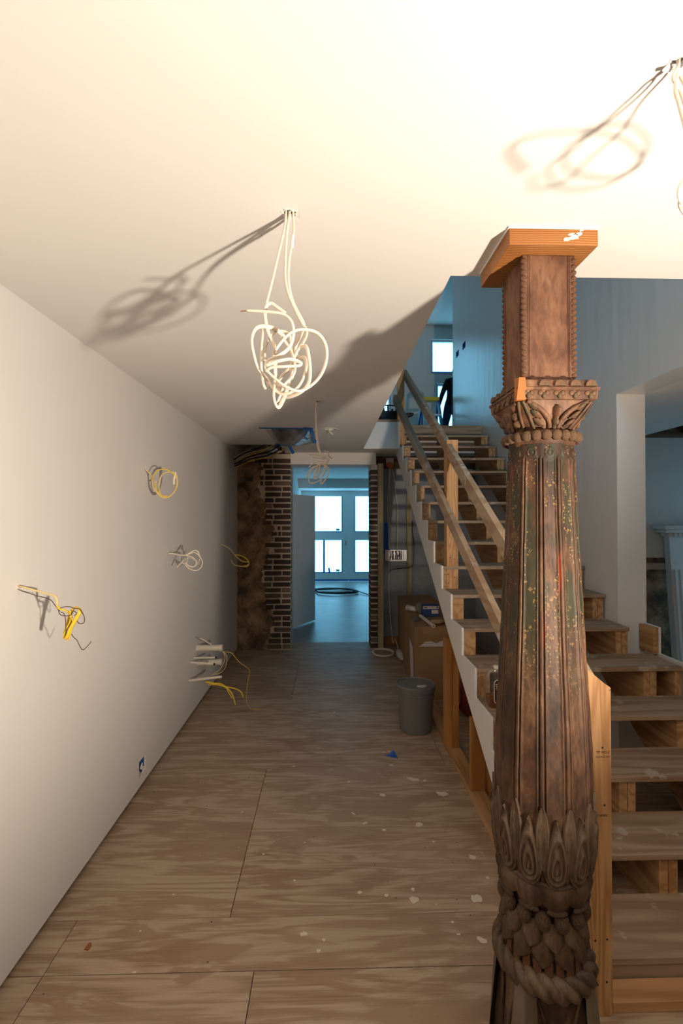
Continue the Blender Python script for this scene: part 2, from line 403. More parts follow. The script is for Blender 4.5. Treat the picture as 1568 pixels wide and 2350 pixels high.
# hall ceiling (with the hole by the brick), front room ceiling
H1 = (-1.145, -0.56, 5.50)                        # ragged hole: x0, x1, y0
VX0, VX1, VY0, VY1 = -0.60, -0.175, 4.47, 5.42     # ceiling grille opening
def sqh(x, y, r): return (x - r, x + r, y - r, y + r)
CH_A = [sqh(-0.108, 1.309, 0.026), sqh(0.640, 0.852, 0.021)]
CH_B = [sqh(-0.081, 3.435, 0.028), sqh(0.009, 4.519, 0.050), (VX0 + .05, VX1 - .03, VY0 + .04, VY1 - .05)]
ce = wallbox('ceiling', [(a, b, c, d, CZ, UF - 0.03) for a, b, c, d in pierced(-1.34, 5.3, -3.0, 1.634, CH_A) + pierced(-1.34, 0.42, 1.634, H1[2], CH_B)] + [ (H1[1], 0.42, H1[2], 6.6, CZ, UF - 0.03),
                         (-1.34, H1[0], H1[2], 6.6, CZ, UF - 0.03), (0.42, SX, 5.80, 6.46, CZ, UF - 0.03), (SX, 2.19, 6.19, 6.46, CZ, UF - 0.03), (H1[0], H1[1], H1[2], 6.6, 2.80, UF - 0.03), (H1[0], H1[1], 6.5, 6.6, 2.5, 2.80)], M['ceiling'],
             'smooth white drywall ceiling over the hall with a stair opening', 'ceiling')
MB().box(H1[0] + 0.002, H1[1] - 0.002, H1[2] + 0.002, 6.6, 2.74, 2.798).build('joist_cavity', M['darkwood'], ce)
for k in range(2): MB().box(H1[0] + 0.1 + k * 0.28, H1[0] + 0.14 + k * 0.28, H1[2] + 0.004, 6.17, 2.60, 2.739).build('joist', M['darkwood'], ce)
# ceiling of the room on the right, open to dark joists further in
rc = wallbox('ceiling_side_room', [(2.19, 3.28, 1.634, 5.2, 2.553, UF - 0.03)], M['ceiling'], 'drywall ceiling of the side room ending at bare joists', 'ceiling')
MB().box(3.28, 5.3, 1.634, 5.2, 2.80, UF - 0.03).build('old_subfloor', M['darkwood'], rc)
MB().box(3.281, 5.19, 5.01, 5.049, 2.556, 2.799).build('cavity_dark_board', M['darkwood'], rc)  # board added over the pale wall to make the cavity read dark
for k in range(5): MB().box(3.36 + k * 0.4, 3.40 + k * 0.4, 1.64, 5.009, 2.60, 2.799).build('joist', M['darkwood'], rc)

SWB = ((7.344, 4.235), (6.982, 4.233))             # switch boxes upstairs
# right wall of the stair with its square end, and the wall over the side opening
wallbox('wall_right', [(XW, XW + 0.20, a, b, c, d) for a, b, c, d in pierced(3.255, 7.62, -0.02, UC, [(y - .08, y + .08, z - .048, z + .048) for y, z in SWB])] + [(XW, XW + 0.20, 1.60, 3.255, 2.553, UC), (XW, XW + 0.20, 0.0, 1.60, UF, UC)], M['bluewall'],
        'tall painted stairwell wall ending in a square drywall pier', 'wall')
# side room: back wall with bare masonry low down, outer wall with a window opening
sb = wallbox('wall_side_room', [(XW + 0.20, 5.3, 5.05, 5.2, 1.27, UF)], M['wall'], 'plastered wall of the side room above bare brick', 'wall')
MB().box(XW + 0.20, 5.3, 5.11, 5.2, -0.02, 1.27).build('rubble_face', M['parge'], sb)
MB().box(XW + 0.20, 5.3, 5.075, 5.11, 1.14, 1.21).build('ledge', M['mortar'], sb)
SW = (4.0, 4.7, 1.0, 2.0)
wallbox('wall_side_outer', [(5.2, 5.34, -3.0, SW[0], -0.02, UF), (5.2, 5.34, SW[1], 5.2, -0.02, UF), (5.2, 5.34, SW[0], SW[1], -0.02, SW[2]), (5.2, 5.34, SW[0], SW[1], SW[3], UF)], M['wall'],
        'outer wall of the side room with a window', 'wall')
portal((5.26, (SW[0] + SW[1]) / 2, (SW[2] + SW[3]) / 2), (0, PI / 2, 0), SW[3] - SW[2], SW[1] - SW[0], 'window_side_room_offscreen')
wallbox('wall_front', [(-1.34, 5.34, -3.14, -3.0, -0.02, UF)], M['wall'], 'plain wall behind the photographer', 'wall')

# ---- brick wall at the end of the hall
BT = 6.56
wb = struct(MB().box(-1.34, -0.492, BRY + 0.012, BT, -0.02, 2.52).build('wall_back', M['mortar']), 'old brick pier with flaking plaster beside the doorway', 'wall')
# plaster still clinging to the left part of the pier
def parge_edge(z): return -0.80 + 0.06 * math.sin(z * 5.1) + 0.022 * math.sin(z * 17 + 1) + 0.016 * math.sin(z * 41) + 0.010 * math.sin(z * 97 + 2) + (-0.03 if z > 1.6 else 0.02)
def pf(u, v):
    z = 0.0 + v * 2.42; x = -1.172 + u * (parge_edge(z) + 1.172)
    d = 0.011 + 0.006 * math.sin(x * 31 + z * 13) * math.sin(z * 23 - x * 7) + 0.004 * math.sin(x * 71) * math.sin(z * 57)
    if u > 0.93 or v > 0.97: d *= 0.1
    return (x, BRY + 0.006 - d, z)
MB().grid(pf, 26, 120).build('plaster_patch', M['parge'], wb, smooth=True)
def brick_mesh(i):
    rr = random.Random(50 + i); b = MB().box(-0.5, 0.5, -0.5, 0.5, -0.5, 0.5); me = b.mesh('brick', M['brick'])
    bm = bmesh.new(); bm.from_mesh(me); bmesh.ops.bevel(bm, geom=list(bm.edges), offset=0.07, segments=1, affect='EDGES')
    for v in bm.verts: v.co += Vector((rr.uniform(-.02, .02), rr.uniform(-.06, .06), rr.uniform(-.05, .05)))
    bm.to_mesh(me); bm.free(); return me
BM = [brick_mesh(i) for i in range(5)]
course = 0.0722
def lay(parent, x0, x1, yf, zc, depth=0.05, hh=0.054, side=False):
    o = inst('brick', random.choice(BM), parent)
    if side: o.location = (x0, (yf + x1) / 2, zc); o.scale = (depth, abs(x1 - yf), hh)
    else: o.location = ((x0 + x1) / 2, yf + depth / 2 - 0.006 + random.uniform(-.003, .003), zc); o.scale = (x1 - x0, depth, hh)
    o.rotation_euler = (0, random.uniform(-.012, .012), 0); return o
for i in range(34):
    zc = 0.045 + i * course
    if zc > 2.47: break
    edge = parge_edge(zc) + random.uniform(-0.03, 0.05); x = -0.494; first = True; pat = random.random()
    while x - edge > 0.04:
        ln = (0.105 if (pat < 0.5) == first else 0.215) * random.uniform(0.92, 1.05)
        if random.random() < 0.08: ln = 0.035
        x0 = max(x - ln, edge - 0.06)
        if x - x0 > 0.02: lay(wb, x0, x, BRY, zc, hh=0.054 * random.uniform(0.9, 1.05))
        x = x0 - random.uniform(0.014, 0.022); first = not first
    lay(wb, -0.507, 6.40, BRY + 0.03, zc, 0.03, side=True)
for zc, a, b in ((2.19, -1.13, -1.08), (2.19, -1.06, -0.98), (2.12, -1.14, -1.08), (2.05, -1.165, -1.09)): lay(wb, a, b, BRY - 0.014, zc)
# narrow brick jamb on the right of the doorway
wj = struct(MB().box(0.545, 0.628, BRY + 0.012, BT, -0.02, 2.385).build('wall_back_jamb', M['mortar']), 'narrow brick jamb on the stair side of the doorway', 'wall')
for i in range(33):
    zc = 0.05 + i * course
    if zc > 2.36: break
    lay(wj, 0.538 + random.uniform(0, .006), 0.628, BRY, zc, hh=0.052)
    lay(wj, 0.553, 6.45, BRY + 0.02, zc, 0.03, side=True)
wallbox('trim_door_header', [(-0.492, 0.61, BRY - 0.005, BT, 2.385, CZ)], M['wall'], 'drywalled beam above the brick doorway', 'header')
MB().box(0.634, 0.706, 6.19, 6.23, 0.0, 2.40).build('wall_stud_jamb', M['treated'])
tag(bpy.data.objects['wall_stud_jamb'], 'pale treated stud fixed beside the brick jamb', 'stud', kind='structure')
# grey block wall under the landing
bw = struct(MB().box(0.63, 2.19, 6.47, 6.62, -0.02, CZ).build('wall_block', M['mortar']), 'grey concrete block wall under the stair landing', 'wall')
bw.data.materials[0] = M['block']
for r in range(13):
    z = r * 0.195; x = 0.63 - (0.2 if r % 2 else 0.0)
    while x < 1.98:
        a, b = max(x, 0.632), min(x + 0.39, 1.985)
        if b - a > 0.03 and z + 0.19 < 2.39: MB().box(a, b - 0.006, 6.462, 6.47, z + 0.003, z + 0.189).build('block', M['block'], bw)
        x += 0.396
MB().box(0.62, 1.985, 6.455, 6.469, 2.36, CZ - 0.002).build('old_joist', M['darkwood'], bw)
MB().box(1.05, 1.11, 6.40, 6.44, 0.0, 2.36).build('stud', M['treated'], bw)
MB().box(0.71, 1.98, 6.42, 6.455, 0.0, 0.10).build('sole_plate', M['stud'], bw)

# ---- back room through the doorway
wallbox('floor_back_room', [(-1.5, 3.0, BT, 13.0, -0.12, -0.004)], M['concrete'], 'grey concrete floor of the room beyond', 'floor')
wallbox('wall_back_room_left', [(-0.86, -0.74, BT, 12.9, -0.02, 2.75)], M['wall'], 'left wall of the room beyond the doorway', 'wall')
wallbox('wall_back_room_right', [(2.7, 2.84, 6.62, 12.9, -0.02, 2.75)], M['wall'], 'right wall of the room beyond the doorway', 'wall')
wallbox('ceiling_back_room', [(-0.86, 2.84, BT, 13.0, 2.64, 2.75), (-0.74, 2.70, 11.7, 12.8, 2.42, 2.64), (-0.86, 0.62, BT, BT + 0.06, 2.388, 2.64)], M['wall'], 'ceiling and dropped soffit of the room beyond', 'ceiling')
GX = [(-0.60, 0.352), (0.70, 1.65)]; GZ = [(0.234, 1.09), (1.325, 2.266)]
wallbox('wall_back_room_end', [(-0.86, -0.72, 12.8, 12.94, -0.02, 2.75), (1.80, 2.84, 12.8, 12.94, -0.02, 2.75), (-0.72, 1.80, 12.8, 12.94, 2.40, 2.75)], M['wall'], 'end wall of the room beyond around glazed doors', 'wall')
for i, (a, b) in enumerate(GX):
    x0, x1 = (-0.72, 0.525) if i == 0 else (0.527, 1.80)
    d = struct(thing('door_%d' % (i + 2), 'glazed garden door leaf with two large panes and blue tape', 'door', (x0, 12.85, 0)), 'glazed garden door leaf with two large panes, %s' % ('long strip of blue tape on its lower pane' if i == 0 else 'no long tape strip'), 'door')
    MB().box(x0, a, 12.83, 12.88, 0.03, 2.40).build('stile', M['trimwhite'], d)
    MB().box(b, x1, 12.83, 12.88, 0.03, 2.40).build('stile', M['trimwhite'], d)
    for z0, z1 in ((0.03, GZ[0][0]), (GZ[0][1], GZ[1][0]), (GZ[1][1], 2.40)): MB().box(a, b, 12.83, 12.88, z0, z1).build('rail', M['trimwhite'], d)
    for z0, z1 in GZ:
        MB().box(a, b, 12.853, 12.857, z0, z1).build('pane', M['pane'], d)
        tp = MB()
        for q in ((a, b, z0 - .012, z0 + .014), (b - .014, b + .012, z0, z1), (a - .012, a + .014, z0, z1)): tp.box(q[0], q[1], 12.826, 12.829, q[2], q[3])
        tp.build('tape_border', M['bluetape'], d)
        MB().box(b - 0.16, b - 0.06, 12.848, 12.8525, z0 + 0.02, z0 + 0.08).build('sticker', M['steel'], d)
        portal(((a + b) / 2, 12.9, (z0 + z1) / 2), (PI / 2, 0, PI), b - a, z1 - z0)
    if i == 0:
        MB().box(-0.155, -0.10, 12.847, 12.8525, GZ[0][0], GZ[0][1]).build('tape_strip', M['bluetape'], d)
        MB().beam((0.02, 12.85, GZ[0][0]), (0.0, 12.85, GZ[0][0] + 0.12), 0.003, 0.05, (1, 0, 0)).build('tape_scrap', M['bluetape'], d)
    MB().box(x0, x1, 12.826, 12.829, 0.0, 0.05).build('tape_skirt', M['bluetape'], d)
MB().box(0.44, 0.46, 12.81, 12.829, 0.95, 1.08).build('handle_plate', M['knob'], bpy.data.objects['door_2'])
# six panel door leaf folded back against the left
hinge = Vector((-0.735, 7.03, 0.015)); dd = Vector((0.495, 0.869, 0))
dl = struct(thing('door_1', '', '', hinge), 'white six panel door leaf standing open beyond the brick doorway', 'door')
dl.rotation_euler = (0, 0, math.atan2(dd.y, dd.x))
DWd, DHt = 1.03, 2.04
def part(mb, name, m, parent, **k):
    o = bpy.data.objects.new(name, mb.mesh(name, m, k.get('smooth', False))); col.objects.link(o); o.parent = parent
    if k.get('bevel'):
        b = o.modifiers.new('edge', 'BEVEL'); b.width = k['bevel']; b.segments = 2; b.limit_method = 'ANGLE'
    return o
part(MB().box(0, DWd, 0, 0.036, 0, DHt), 'leaf', M['trimwhite'], dl)
for (a, b) in ((0.12, 0.47), (0.56, 0.91)):
    for z0, z1 in ((0.15, 0.78), (0.95, 1.55), (1.66, 1.92)):
        fr = MB()
        for q in ((a, b, z0, z0 + .02), (a, b, z1 - .02, z1), (a, a + .02, z0, z1), (b - .02, b, z0, z1)): fr.box(q[0], q[1], -0.006, 0.0, q[2], q[3])
        pn = part(fr, 'panel_moulding', M['trimwhite'], dl); part(MB().box(a + .045, b - .045, -0.005, 0.0, z0 + .045, z1 - .045), 'raised_panel', M['trimwhite'], pn)
part(MB().lathe([(0.028, 0), (0.028, 0.008), (0.012, 0.01), (0.012, 0.03), (0.028, 0.045), (0.026, 0.062), (0.0, 0.068)], 14), 'knob', M['knob'], dl, smooth=True)
kn = dl.children[-1]; kn.location = (0.95, 0, 0.93); kn.rotation_euler = (PI / 2, 0, 0)
tag(kn, 'round satin metal door knob')

# ---- upstairs
up = wallbox('floor_upstairs', [(-1.34, 0.42, -0.1, 10.2, UF - 0.03, UF), (0.42, 2.19, -0.1, 1.634, UF - 0.03, UF), (0.42, SX, 5.80, 10.2, UF - 0.03, UF), (SX, 4.3, 6.45, 10.2, UF - 0.03, UF), (SX, XW, 6.156, 6.45, UF - 0.03, UF), (2.19, 4.3, -0.1, 6.45, UF - 0.029, UF)],
              M['tread'], 'upstairs plywood floor ending at the head of the stair', 'floor')
MB().box(0.423, 0.86, 5.788, 5.80, CZ + 0.002, UF - 0.034).build('landing_fascia', M['trimwhite'], up)
WU = [(0.45, 1.30, 3.735, 5.40), (2.15, 2.95, 4.736, 5.45), (2.262, 2.85, 3.0, 4.521)]
wallbox('wall_upstairs_end', [(a, b, 10.0, 10.2, c, d) for a, b, c, d in pierced(-1.34, 4.3, UF - 0.03, UC, WU)], M['wall'], 'end wall of the upper room pierced by windows', 'wall')
WF = [(0.70, 1.80, 3.5, 5.3)]
wallbox('wall_upstairs_front', [(a, b, 0.76, 0.90, c, d) for a, b, c, d in pierced(-1.34, 4.3, UF - 0.03, UC, WF)], M['wall'], 'front wall of the upper floor', 'wall')
wallbox('wall_upstairs_left', [(-1.34, -1.2, -0.1, 10.0, UF, UC)], M['wall'], 'left wall of the upper floor', 'wall')
wallbox('wall_upstairs_right', [(4.2, 4.3, -0.1, 10.0, UF, UC)], M['wall'], 'right wall of the upper floor', 'wall')
wallbox('ceiling_upstairs', [(-1.34, 4.3, -0.24, 10.2, UC, UC + 0.1)], M['ceiling'], 'ceiling over the stairwell and upper room', 'ceiling')
for i, (a, b, c, d) in enumerate(WU + WF):
    yy = 10.06 if i < len(WU) else 0.83
    lab = ['tall upstairs window left of the post', 'square window over the upstairs glazed door', 'glazed upstairs door behind the standing person', 'front upstairs window over the stair'][i]
    wn = struct(thing('window_%d' % (i + 1), '', '', ((a + b) / 2, yy, c)), lab, 'window')
    fr = MB(); e = 0.045
    for q in ((a, b, c, c + e), (a, b, d - e, d), (a, a + e, c + e, d - e), (b - e, b, c + e, d - e)): fr.box(q[0], q[1], yy - 0.03, yy + 0.03, q[2], q[3])
    fr.build('frame', M['trimwhite'], wn)
    MB().box(a + e, b - e, yy - 0.003, yy + 0.003, c + e, d - e).build('pane', M['pane'], wn)
    if i < len(WU):
        tr_ = MB()
        for q in ((a - .08, a, c, d + .08), (b, b + .08, c, d + .08), (a, b, d, d + .08)): tr_.box(q[0], q[1], 9.985, 10.0, q[2], q[3])
        tr_.build('casing', M['trimwhite'], wn)
        tp = MB()
        for q in ((a, b, c - .004, c + .03), (a - .004, a + .02, c, d), (b - .02, b + .004, c, d)): tp.box(q[0], q[1], yy - 0.034, yy - 0.031, q[2], q[3])
        tp.build('tape_border', M['bluetape'], wn)
    portal(((a + b) / 2, yy + (0.1 if i < len(WU) else -0.1), (c + d) / 2), (PI / 2, 0, PI if i < len(WU) else 0), b - a, d - c, 'window_daylight' if i < len(WU) else 'window_upstairs_front_offscreen')
# switch boxes let into the stairwell wall upstairs
for (y, z) in SWB:
    t = thing('switch_box', 'dark open switch box in the upstairs wall, ' + ('next to the wall end by the person' if y > 7.2 else 'further from the wall end by the person'), 'switch box', (XW, y, z), 'open switch boxes upstairs')
    rm = MB()
    for q in ((y - .08, y - .077, z - .048, z + .048), (y + .077, y + .08, z - .048, z + .048), (y - .077, y + .077, z - .048, z - .045), (y - .077, y + .077, z + .045, z + .048)): rm.box(XW + .0005, XW + .065, *q)
    rm.build('box_side', M['bluebox'], t); MB().box(XW + .065, XW + .069, y - .08, y + .08, z - .048, z + .048).build('box_back', M['bluebox'], t)

# ------------------------------------------------------------------ the stair
st = thing('staircase', 'unfinished open riser plywood stair climbing beside the carved column', 'staircase', (1.4, D0 - 3 * RUN, 0))
TT = 0.024
def front(k): return D0 + k * RUN
def top(k): return Z0 + k * RISE
for k in range(-3, 13):
    xr = 2.125 if k <= 1 else 1.978
    xl = SX + 0.0165 if k > -3 else SX + 0.102
    MB().box(xl, xr, front(k), front(k + 1) + 0.018, top(k) - TT, top(k)).build('tread', M['tread'], st, bevel=0.002)
MB().box(SX + 0.0165, 1.978, front(13) - 0.001, front(13) + 0.025, top(12) + 0.001, UF - 0.031).build('riser_board', M['darkriser'], st)
def saw(k0, k1, back=0.27, flat0=True):
    """side view of a sawn stringer between treads k0 and k1 as (y, z)"""
    P = []
    for k in range(k0, k1 + 1):
        P.append((front(k) + 0.014, max(top(k - 1), 0.0) if k > k0 else 0.0)); P.append((front(k) + 0.014, top(k) - TT - 0.0005))
        if k < k1: P.append((front(k + 1) + 0.014, top(k) - TT - 0.0005)); 
        P[-2:] = P[-2:]
    P.append((front(k1 + 1), top(k1) - TT - 0.0005))
    s = RISE / RUN; yb = front(k1 + 1); zb = top(k1) - back
    P.append((yb, zb)); y0 = yb - zb / s
    P.append((y0, 0.0))
    # drop the duplicates that sit above a tread top
    out = []
    for p in P:
        if not out or (abs(p[0] - out[-1][0]) + abs(p[1] - out[-1][1])) > 1e-6: out.append(p)
    return out
def sawpoly(k0, k1, back=0.27):
    P = [(front(k0) + 0.014, 0.0)]
    for k in range(k0, k1 + 1):
        P.append((front(k) + 0.014, top(k) - TT - 0.0005)); P.append((front(k + 1) + 0.014, top(k) - TT - 0.0005))
    s = RISE / RUN; yb = front(k1 + 1) + 0.014; zb = top(k1) - TT - back
    P.append((yb, zb)); P.append((yb - zb / s, 0.0)); return P
def yz(u, v, a): return (a, u, v)
for k0, k1, xs in ((-3, 12, (SX + 0.019, SX + 0.058)), (-3, 12, (1.402, 1.4435)), (-3, 12, (1.893, 1.9345)), (-3, 1, (2.085,))):
    for x in xs:
        MB().prism(sawpoly(k0, k1, 0.15 if x < 1.0 else 0.27), yz, x, x + 0.0385).build('stringer', M['pine_y'], st)
# block left of the side opening: short 2x board and drywall edge on the fourth stringer
MB().prism([(3.11, top(1)), (3.11, top(2) - 0.004), (3.25, top(2) - 0.004), (3.25, top(1))], yz, 2.135, 2.172).build('stringer_end', M['pine_y'], st)
MB().prism([(front(-3), 0), (front(-3), top(-3))] + [p for k in range(-3, 2) for p in ((front(k) - 0.002, top(k) + 0.004), (front(k + 1) - 0.002, top(k) + 0.004))] + [(3.11, top(2)), (3.25, top(2)), (3.25, 0)], yz, 2.173, 2.187).build('side_drywall', M['drywall'], st)
MB().box(SX + 0.102, 2.12, front(-3) + 0.005, front(-3) + 0.0135, 0.0, top(-3) - TT - 0.001).build('riser_board', M['darkriser'], st)
MB().box(0.975, 2.12, 1.637, 1.722, 0.0, 0.036).build('kick_board', M['pine_x'], st, bevel=0.002)
# stepped drywall skirt facing the hall
def low(y): return max(0.0, 0.633 + 0.629 * (y - 3.144))
P = [(2.06, low(2.09)), (2.06, top(-2) + 0.005)]
P = []
ks = list(range(-2, 13))
for k in ks:
    P.append((front(k) - 0.002, top(k - 1) + 0.004)); P.append((front(k) - 0.002, top(k) + 0.004))
P.append((front(13) - 0.012, top(12) + 0.004)); P.append((front(13) - 0.012, low(front(13) - 0.012)))
P.append((2.062, 0.0)); P.append((front(-2) - 0.002, 0.0))
sk = MB().prism(P, yz, SX, SX + 0.0145).build('skirt', M['wall'], st)
tag(sk, 'stepped white drywall skirt along the open side')
# stud wall below the skirt
bp = MB().box(SX - 0.005, SX + 0.085, 2.10, 4.40, 0.0, 0.038).build('bottom_plate', M['pine_y'], st)
def studz(y): return low(y) + 0.06
for (x0, x1, y0, y1) in ((0.842, 0.888, 3.45, 3.535), (0.890, 0.934, 3.45, 3.535)):
    MB().box(x0 + .004, x1 + .004, y0, y1, 0.0385, low(y0) - 0.004 if x0 < SX else low(y0) + 0.06).build('stud', M['stud'], st)
for y in (2.905, 2.487):
    MB().box(SX + 0.0, SX + 0.085, y, y + 0.038, 0.0385, low(y) - 0.004).build('stud', M['stud'], st)
    MB().box(SX + 0.09, SX + 0.128, y + 0.02, y + 0.058, 0.0, low(y) + 0.02).build('stud', M['stud'], st)
# guard rail: newel, middle post, top post, two rails
newel = MB().prism([(0.881, 0.0), (0.969, 0.0), (0.969, 1.115), (0.945, 1.132), (0.881, 1.185)], lambda u, v, a: (u, a, v), 1.627, 1.665).build('newel_post', M['pine_z'], st, bevel=0.002)
MB().prism([(3.665, top(3) + 0.001), (3.665, 2.30), (3.70, 2.27), (3.755, 2.23), (3.755, top(3) + 0.001)], yz, 0.908, 0.996).build('middle_post', M['pine_z'], st, bevel=0.002)
MB().box(0.836, 0.922, 5.81, 5.848, top(11) + .03, 3.92).build('top_post', M['pine_z'], st, bevel=0.002)
A0, A1 = Vector((0.915, 1.672, 1.10)), Vector((0.945, 5.95, 3.50))
B0, B1 = Vector((0.93, 1.66, 0.60)), Vector((0.830, 6.00, 3.20))
MB().beam(A0, A1, 0.038, 0.088).build('top_rail', M['rail'], st, bevel=0.002)
MB().beam(B0, B1, 0.038, 0.088).build('middle_rail', M['rail'], st, bevel=0.002)
# nail holes, knots and stains on the newel
for (x, y) in ((1367, 2159), (1394, 2156), (1372, 2260), (1393, 2254), (1363, 2302), (1383, 1716), (1388, 1848)):
    p = at(x, y, 1.6265); MB().ball(p, 0.0035, 0.0012, 0.004, 8, 5).build('nail_hole', M['black'], newel)
p = at(1364, 2238, 1.6265); MB().ball(p, 0.011, 0.0012, 0.021, 14, 6).build('knot', M['knot'], newel)
def text(s, x, y, Y, size, parent, m, name='stamp'):
    cu = bpy.data.curves.new(name, 'FONT'); cu.body = s; cu.size = size; cu.align_x = 'CENTER'; cu.extrude = 0.0002
    o = bpy.data.objects.new(name, cu); col.objects.link(o); dg = bpy.context.evaluated_depsgraph_get()
    me = bpy.data.meshes.new_from_object(o.evaluated_get(dg)); bpy.data.objects.remove(o); me.materials.append(m)
    o = bpy.data.objects.new(name, me); col.objects.link(o); o.parent = parent
    o.location = at(x, y, Y) - parent_loc(parent); o.rotation_euler = (PI / 2, 0, 0); return o
text('TP NO.2', 1384, 1729, 1.6262, 0.0125, newel, M['ink'])
text('KD19 HT SYP', 1384, 1739, 1.6262, 0.0080, newel, M['ink'])
text('1186802', 1383, 1874, 1.6262, 0.0105, newel, M['ink'])
text('TP', 1400, 1586, 1.6262, 0.008, newel, M['ink'])
# screws in posts
for (x, y) in ((1029, 1318), (1044, 1325), (1030, 1338), (1034, 1280), (1043, 1283)):
    MB().ball(at(x, y, 3.664), 0.004, 0.0015, 0.004, 8, 5).build('screw_head', M['black'], st)
for (x, y) in ((916, 968), (923, 968), (916, 987), (922, 989)):
    MB().ball(at(x, y, 5.809), 0.006, 0.002, 0.006, 8, 5).build('screw_head', M['black'], st)
# clear film still wrapped round the upper ends of both rails
for a, b, t0, t1 in ((A0, A1, 0.70, 1.0), (B0, B1, 0.62, 1.0)):
    p0 = a.lerp(b, t0); p1 = a.lerp(b, t1)
    MB().beam(p0, p1, 0.046, 0.096).build('film_wrap', M['plastic'], st)

# ------------------------------------------------------------------ the carved column
CX, CY = 0.662, 1.479
TH0 = math.atan2(-CY, -CX)                          # a ridge of the shaft faces the hall
cl = thing('carved_column', 'antique carved wooden column with square capital, fluted shaft and lotus base', 'column', (CX, CY, 0))
def carved(name, base, worn, dirt, paint=None, edge=False):
    m = mat(name, base, 0.62); t = NT(m)
    n1 = t.noise(t.coord((1, 1, 0.5)), 9.0, 6.0, 0.65); n2 = t.noise(t.coord((1, 1, 0.35)), 55.0, 4.0, 0.6)
    c = t.ramp(n1, [(0.36, dirt), (0.49, base), (0.64, worn)])
    c = t.mix(t.math('MULTIPLY', t.ramp(n2, [(0.46, (0, 0, 0)), (0.66, (1, 1, 1))]), 0.7), c, dirt)
    if paint: c = paint(t, c)
    if edge:
      pt = t.n('ShaderNodeNewGeometry').outputs['Pointiness']
      c = t.mix(t.ramp(pt, [(0.51, (0, 0, 0)), (0.60, (0.7, 0.7, 0.7))]), c, tuple(min(1, x * 1.2) for x in worn))
    t.color(c); t.bump(t.math('ADD', n2, t.math('MULTIPLY', n1, 0.5)), 0.55, 0.004); return m
def shaft_paint(t, c):
    o = t.n('ShaderNodeTexCoord').outputs['Object']; x = t.n('ShaderNodeSeparateXYZ', {0: o})
    th = t.math('ARCTAN2', x.outputs[1], x.outputs[0])
    u = t.math('FRACT', t.math('MULTIPLY', t.math('ADD', t.math('SUBTRACT', th, TH0), 4 * PI), 12 / (2 * PI)))   # 0..1 over a panel
    uc = t.math('ABSOLUTE', t.math('SUBTRACT', u, 0.5)); z = x.outputs[2]
    upper = t.n('ShaderNodeMapRange', {0: z, 1: 1.10, 2: 1.42}).outputs[0]
    inp = t.math('LESS_THAN', uc, 0.36)
    ng = t.noise(t.coord((1, 1, 0.4)), 17.0, 4.0, 0.65)
    green = t.ramp(ng, [(0.46, (0, 0, 0)), (0.56, (1, 1, 1))])
    c = t.mix(t.math('MULTIPLY', t.math('MULTIPLY', green, inp), t.math('MULTIPLY', upper, 0.85)), c, (0.022, 0.026, 0.011))
    red = t.ramp(t.noise(t.coord((1, 1, 0.12)), 23.0, 3.0), [(0.62, (0, 0, 0)), (0.68, (1, 1, 1))])
    edge = t.math('MULTIPLY', t.math('GREATER_THAN', uc, 0.37), t.math('LESS_THAN', uc, 0.45))
    c = t.mix(t.math('MULTIPLY', t.math('MULTIPLY', red, edge), t.math('MULTIPLY', upper, 0.9)), c, (0.30, 0.035, 0.012))
    # rows of small gold leaves down both sides of each panel, a gold flower now and then
    cv = t.n('ShaderNodeCombineXYZ', {0: t.math('MULTIPLY', u, 8.0), 1: t.math('MULTIPLY', z, 105.0), 2: t.math('FLOOR', t.math('MULTIPLY', th, 1.9))}).outputs[0]
    vo = t.n('ShaderNodeTexVoronoi', {'Vector': cv, 'Scale': 1.0, 'Randomness': 0.75}).outputs[0]
    leaf = t.math('LESS_THAN', vo, 0.36)
    rowm = t.math('MULTIPLY', t.math('GREATER_THAN', uc, 0.10), t.math('LESS_THAN', uc, 0.33))
    keep = t.math('GREATER_THAN', t.noise(t.coord((1, 1, 0.6)), 12.0, 3.0), 0.47)
    gm = t.math('MULTIPLY', t.math('MULTIPLY', leaf, rowm), t.math('MULTIPLY', keep, upper))
    zf = t.math('SUBTRACT', t.math('FRACT', t.math('ADD', t.math('MULTIPLY', z, 9.1), t.math('MULTIPLY', t.math('FLOOR', t.math('MULTIPLY', th, 1.9)), 0.21))), 0.5)
    du = t.math('MULTIPLY', t.math('SUBTRACT', u, 0.5), 0.62)
    rad = t.math('SQRT', t.math('ADD', t.math('MULTIPLY', du, du), t.math('MULTIPLY', zf, zf)))
    rad = t.math('ADD', rad, t.math('MULTIPLY', t.noise(t.coord(), 210.0, 2.0), 0.30))
    fl = t.math('MULTIPLY', t.math('LESS_THAN', rad, 0.19), t.math('MULTIPLY', upper, keep))
    g = t.math('MAXIMUM', gm, fl)
    return t.mix(t.math('MULTIPLY', g, 0.62), c, (0.27, 0.165, 0.055))
M['shaft'] = carved('carved_shaft', (0.066, 0.029, 0.0135), (0.128, 0.065, 0.032), (0.020, 0.010, 0.0055), shaft_paint, True)
M['carve'] = carved('carved_wood', (0.135, 0.06, 0.029), (0.22, 0.112, 0.056), (0.045, 0.021, 0.011))
def green_tint(t, c):
    return t.mix(t.ramp(t.noise(t.coord(), 14.0, 4.0, 0.65), [(0.52, (0, 0, 0)), (0.62, (0.8, 0.8, 0.8))]), c, (0.07, 0.062, 0.03))
M['carve_green'] = carved('carved_wood_worn_green', (0.135, 0.064, 0.031), (0.23, 0.13, 0.065), (0.045, 0.025, 0.013), green_tint)
M['petal'] = carved('carved_petal', (0.078, 0.044, 0.025), (0.15, 0.10, 0.062), (0.025, 0.014, 0.008), None, True)
M['carve_low'] = carved('carved_wood_dusty', (0.080, 0.044, 0.025), (0.155, 0.102, 0.062), (0.026, 0.014, 0.008))
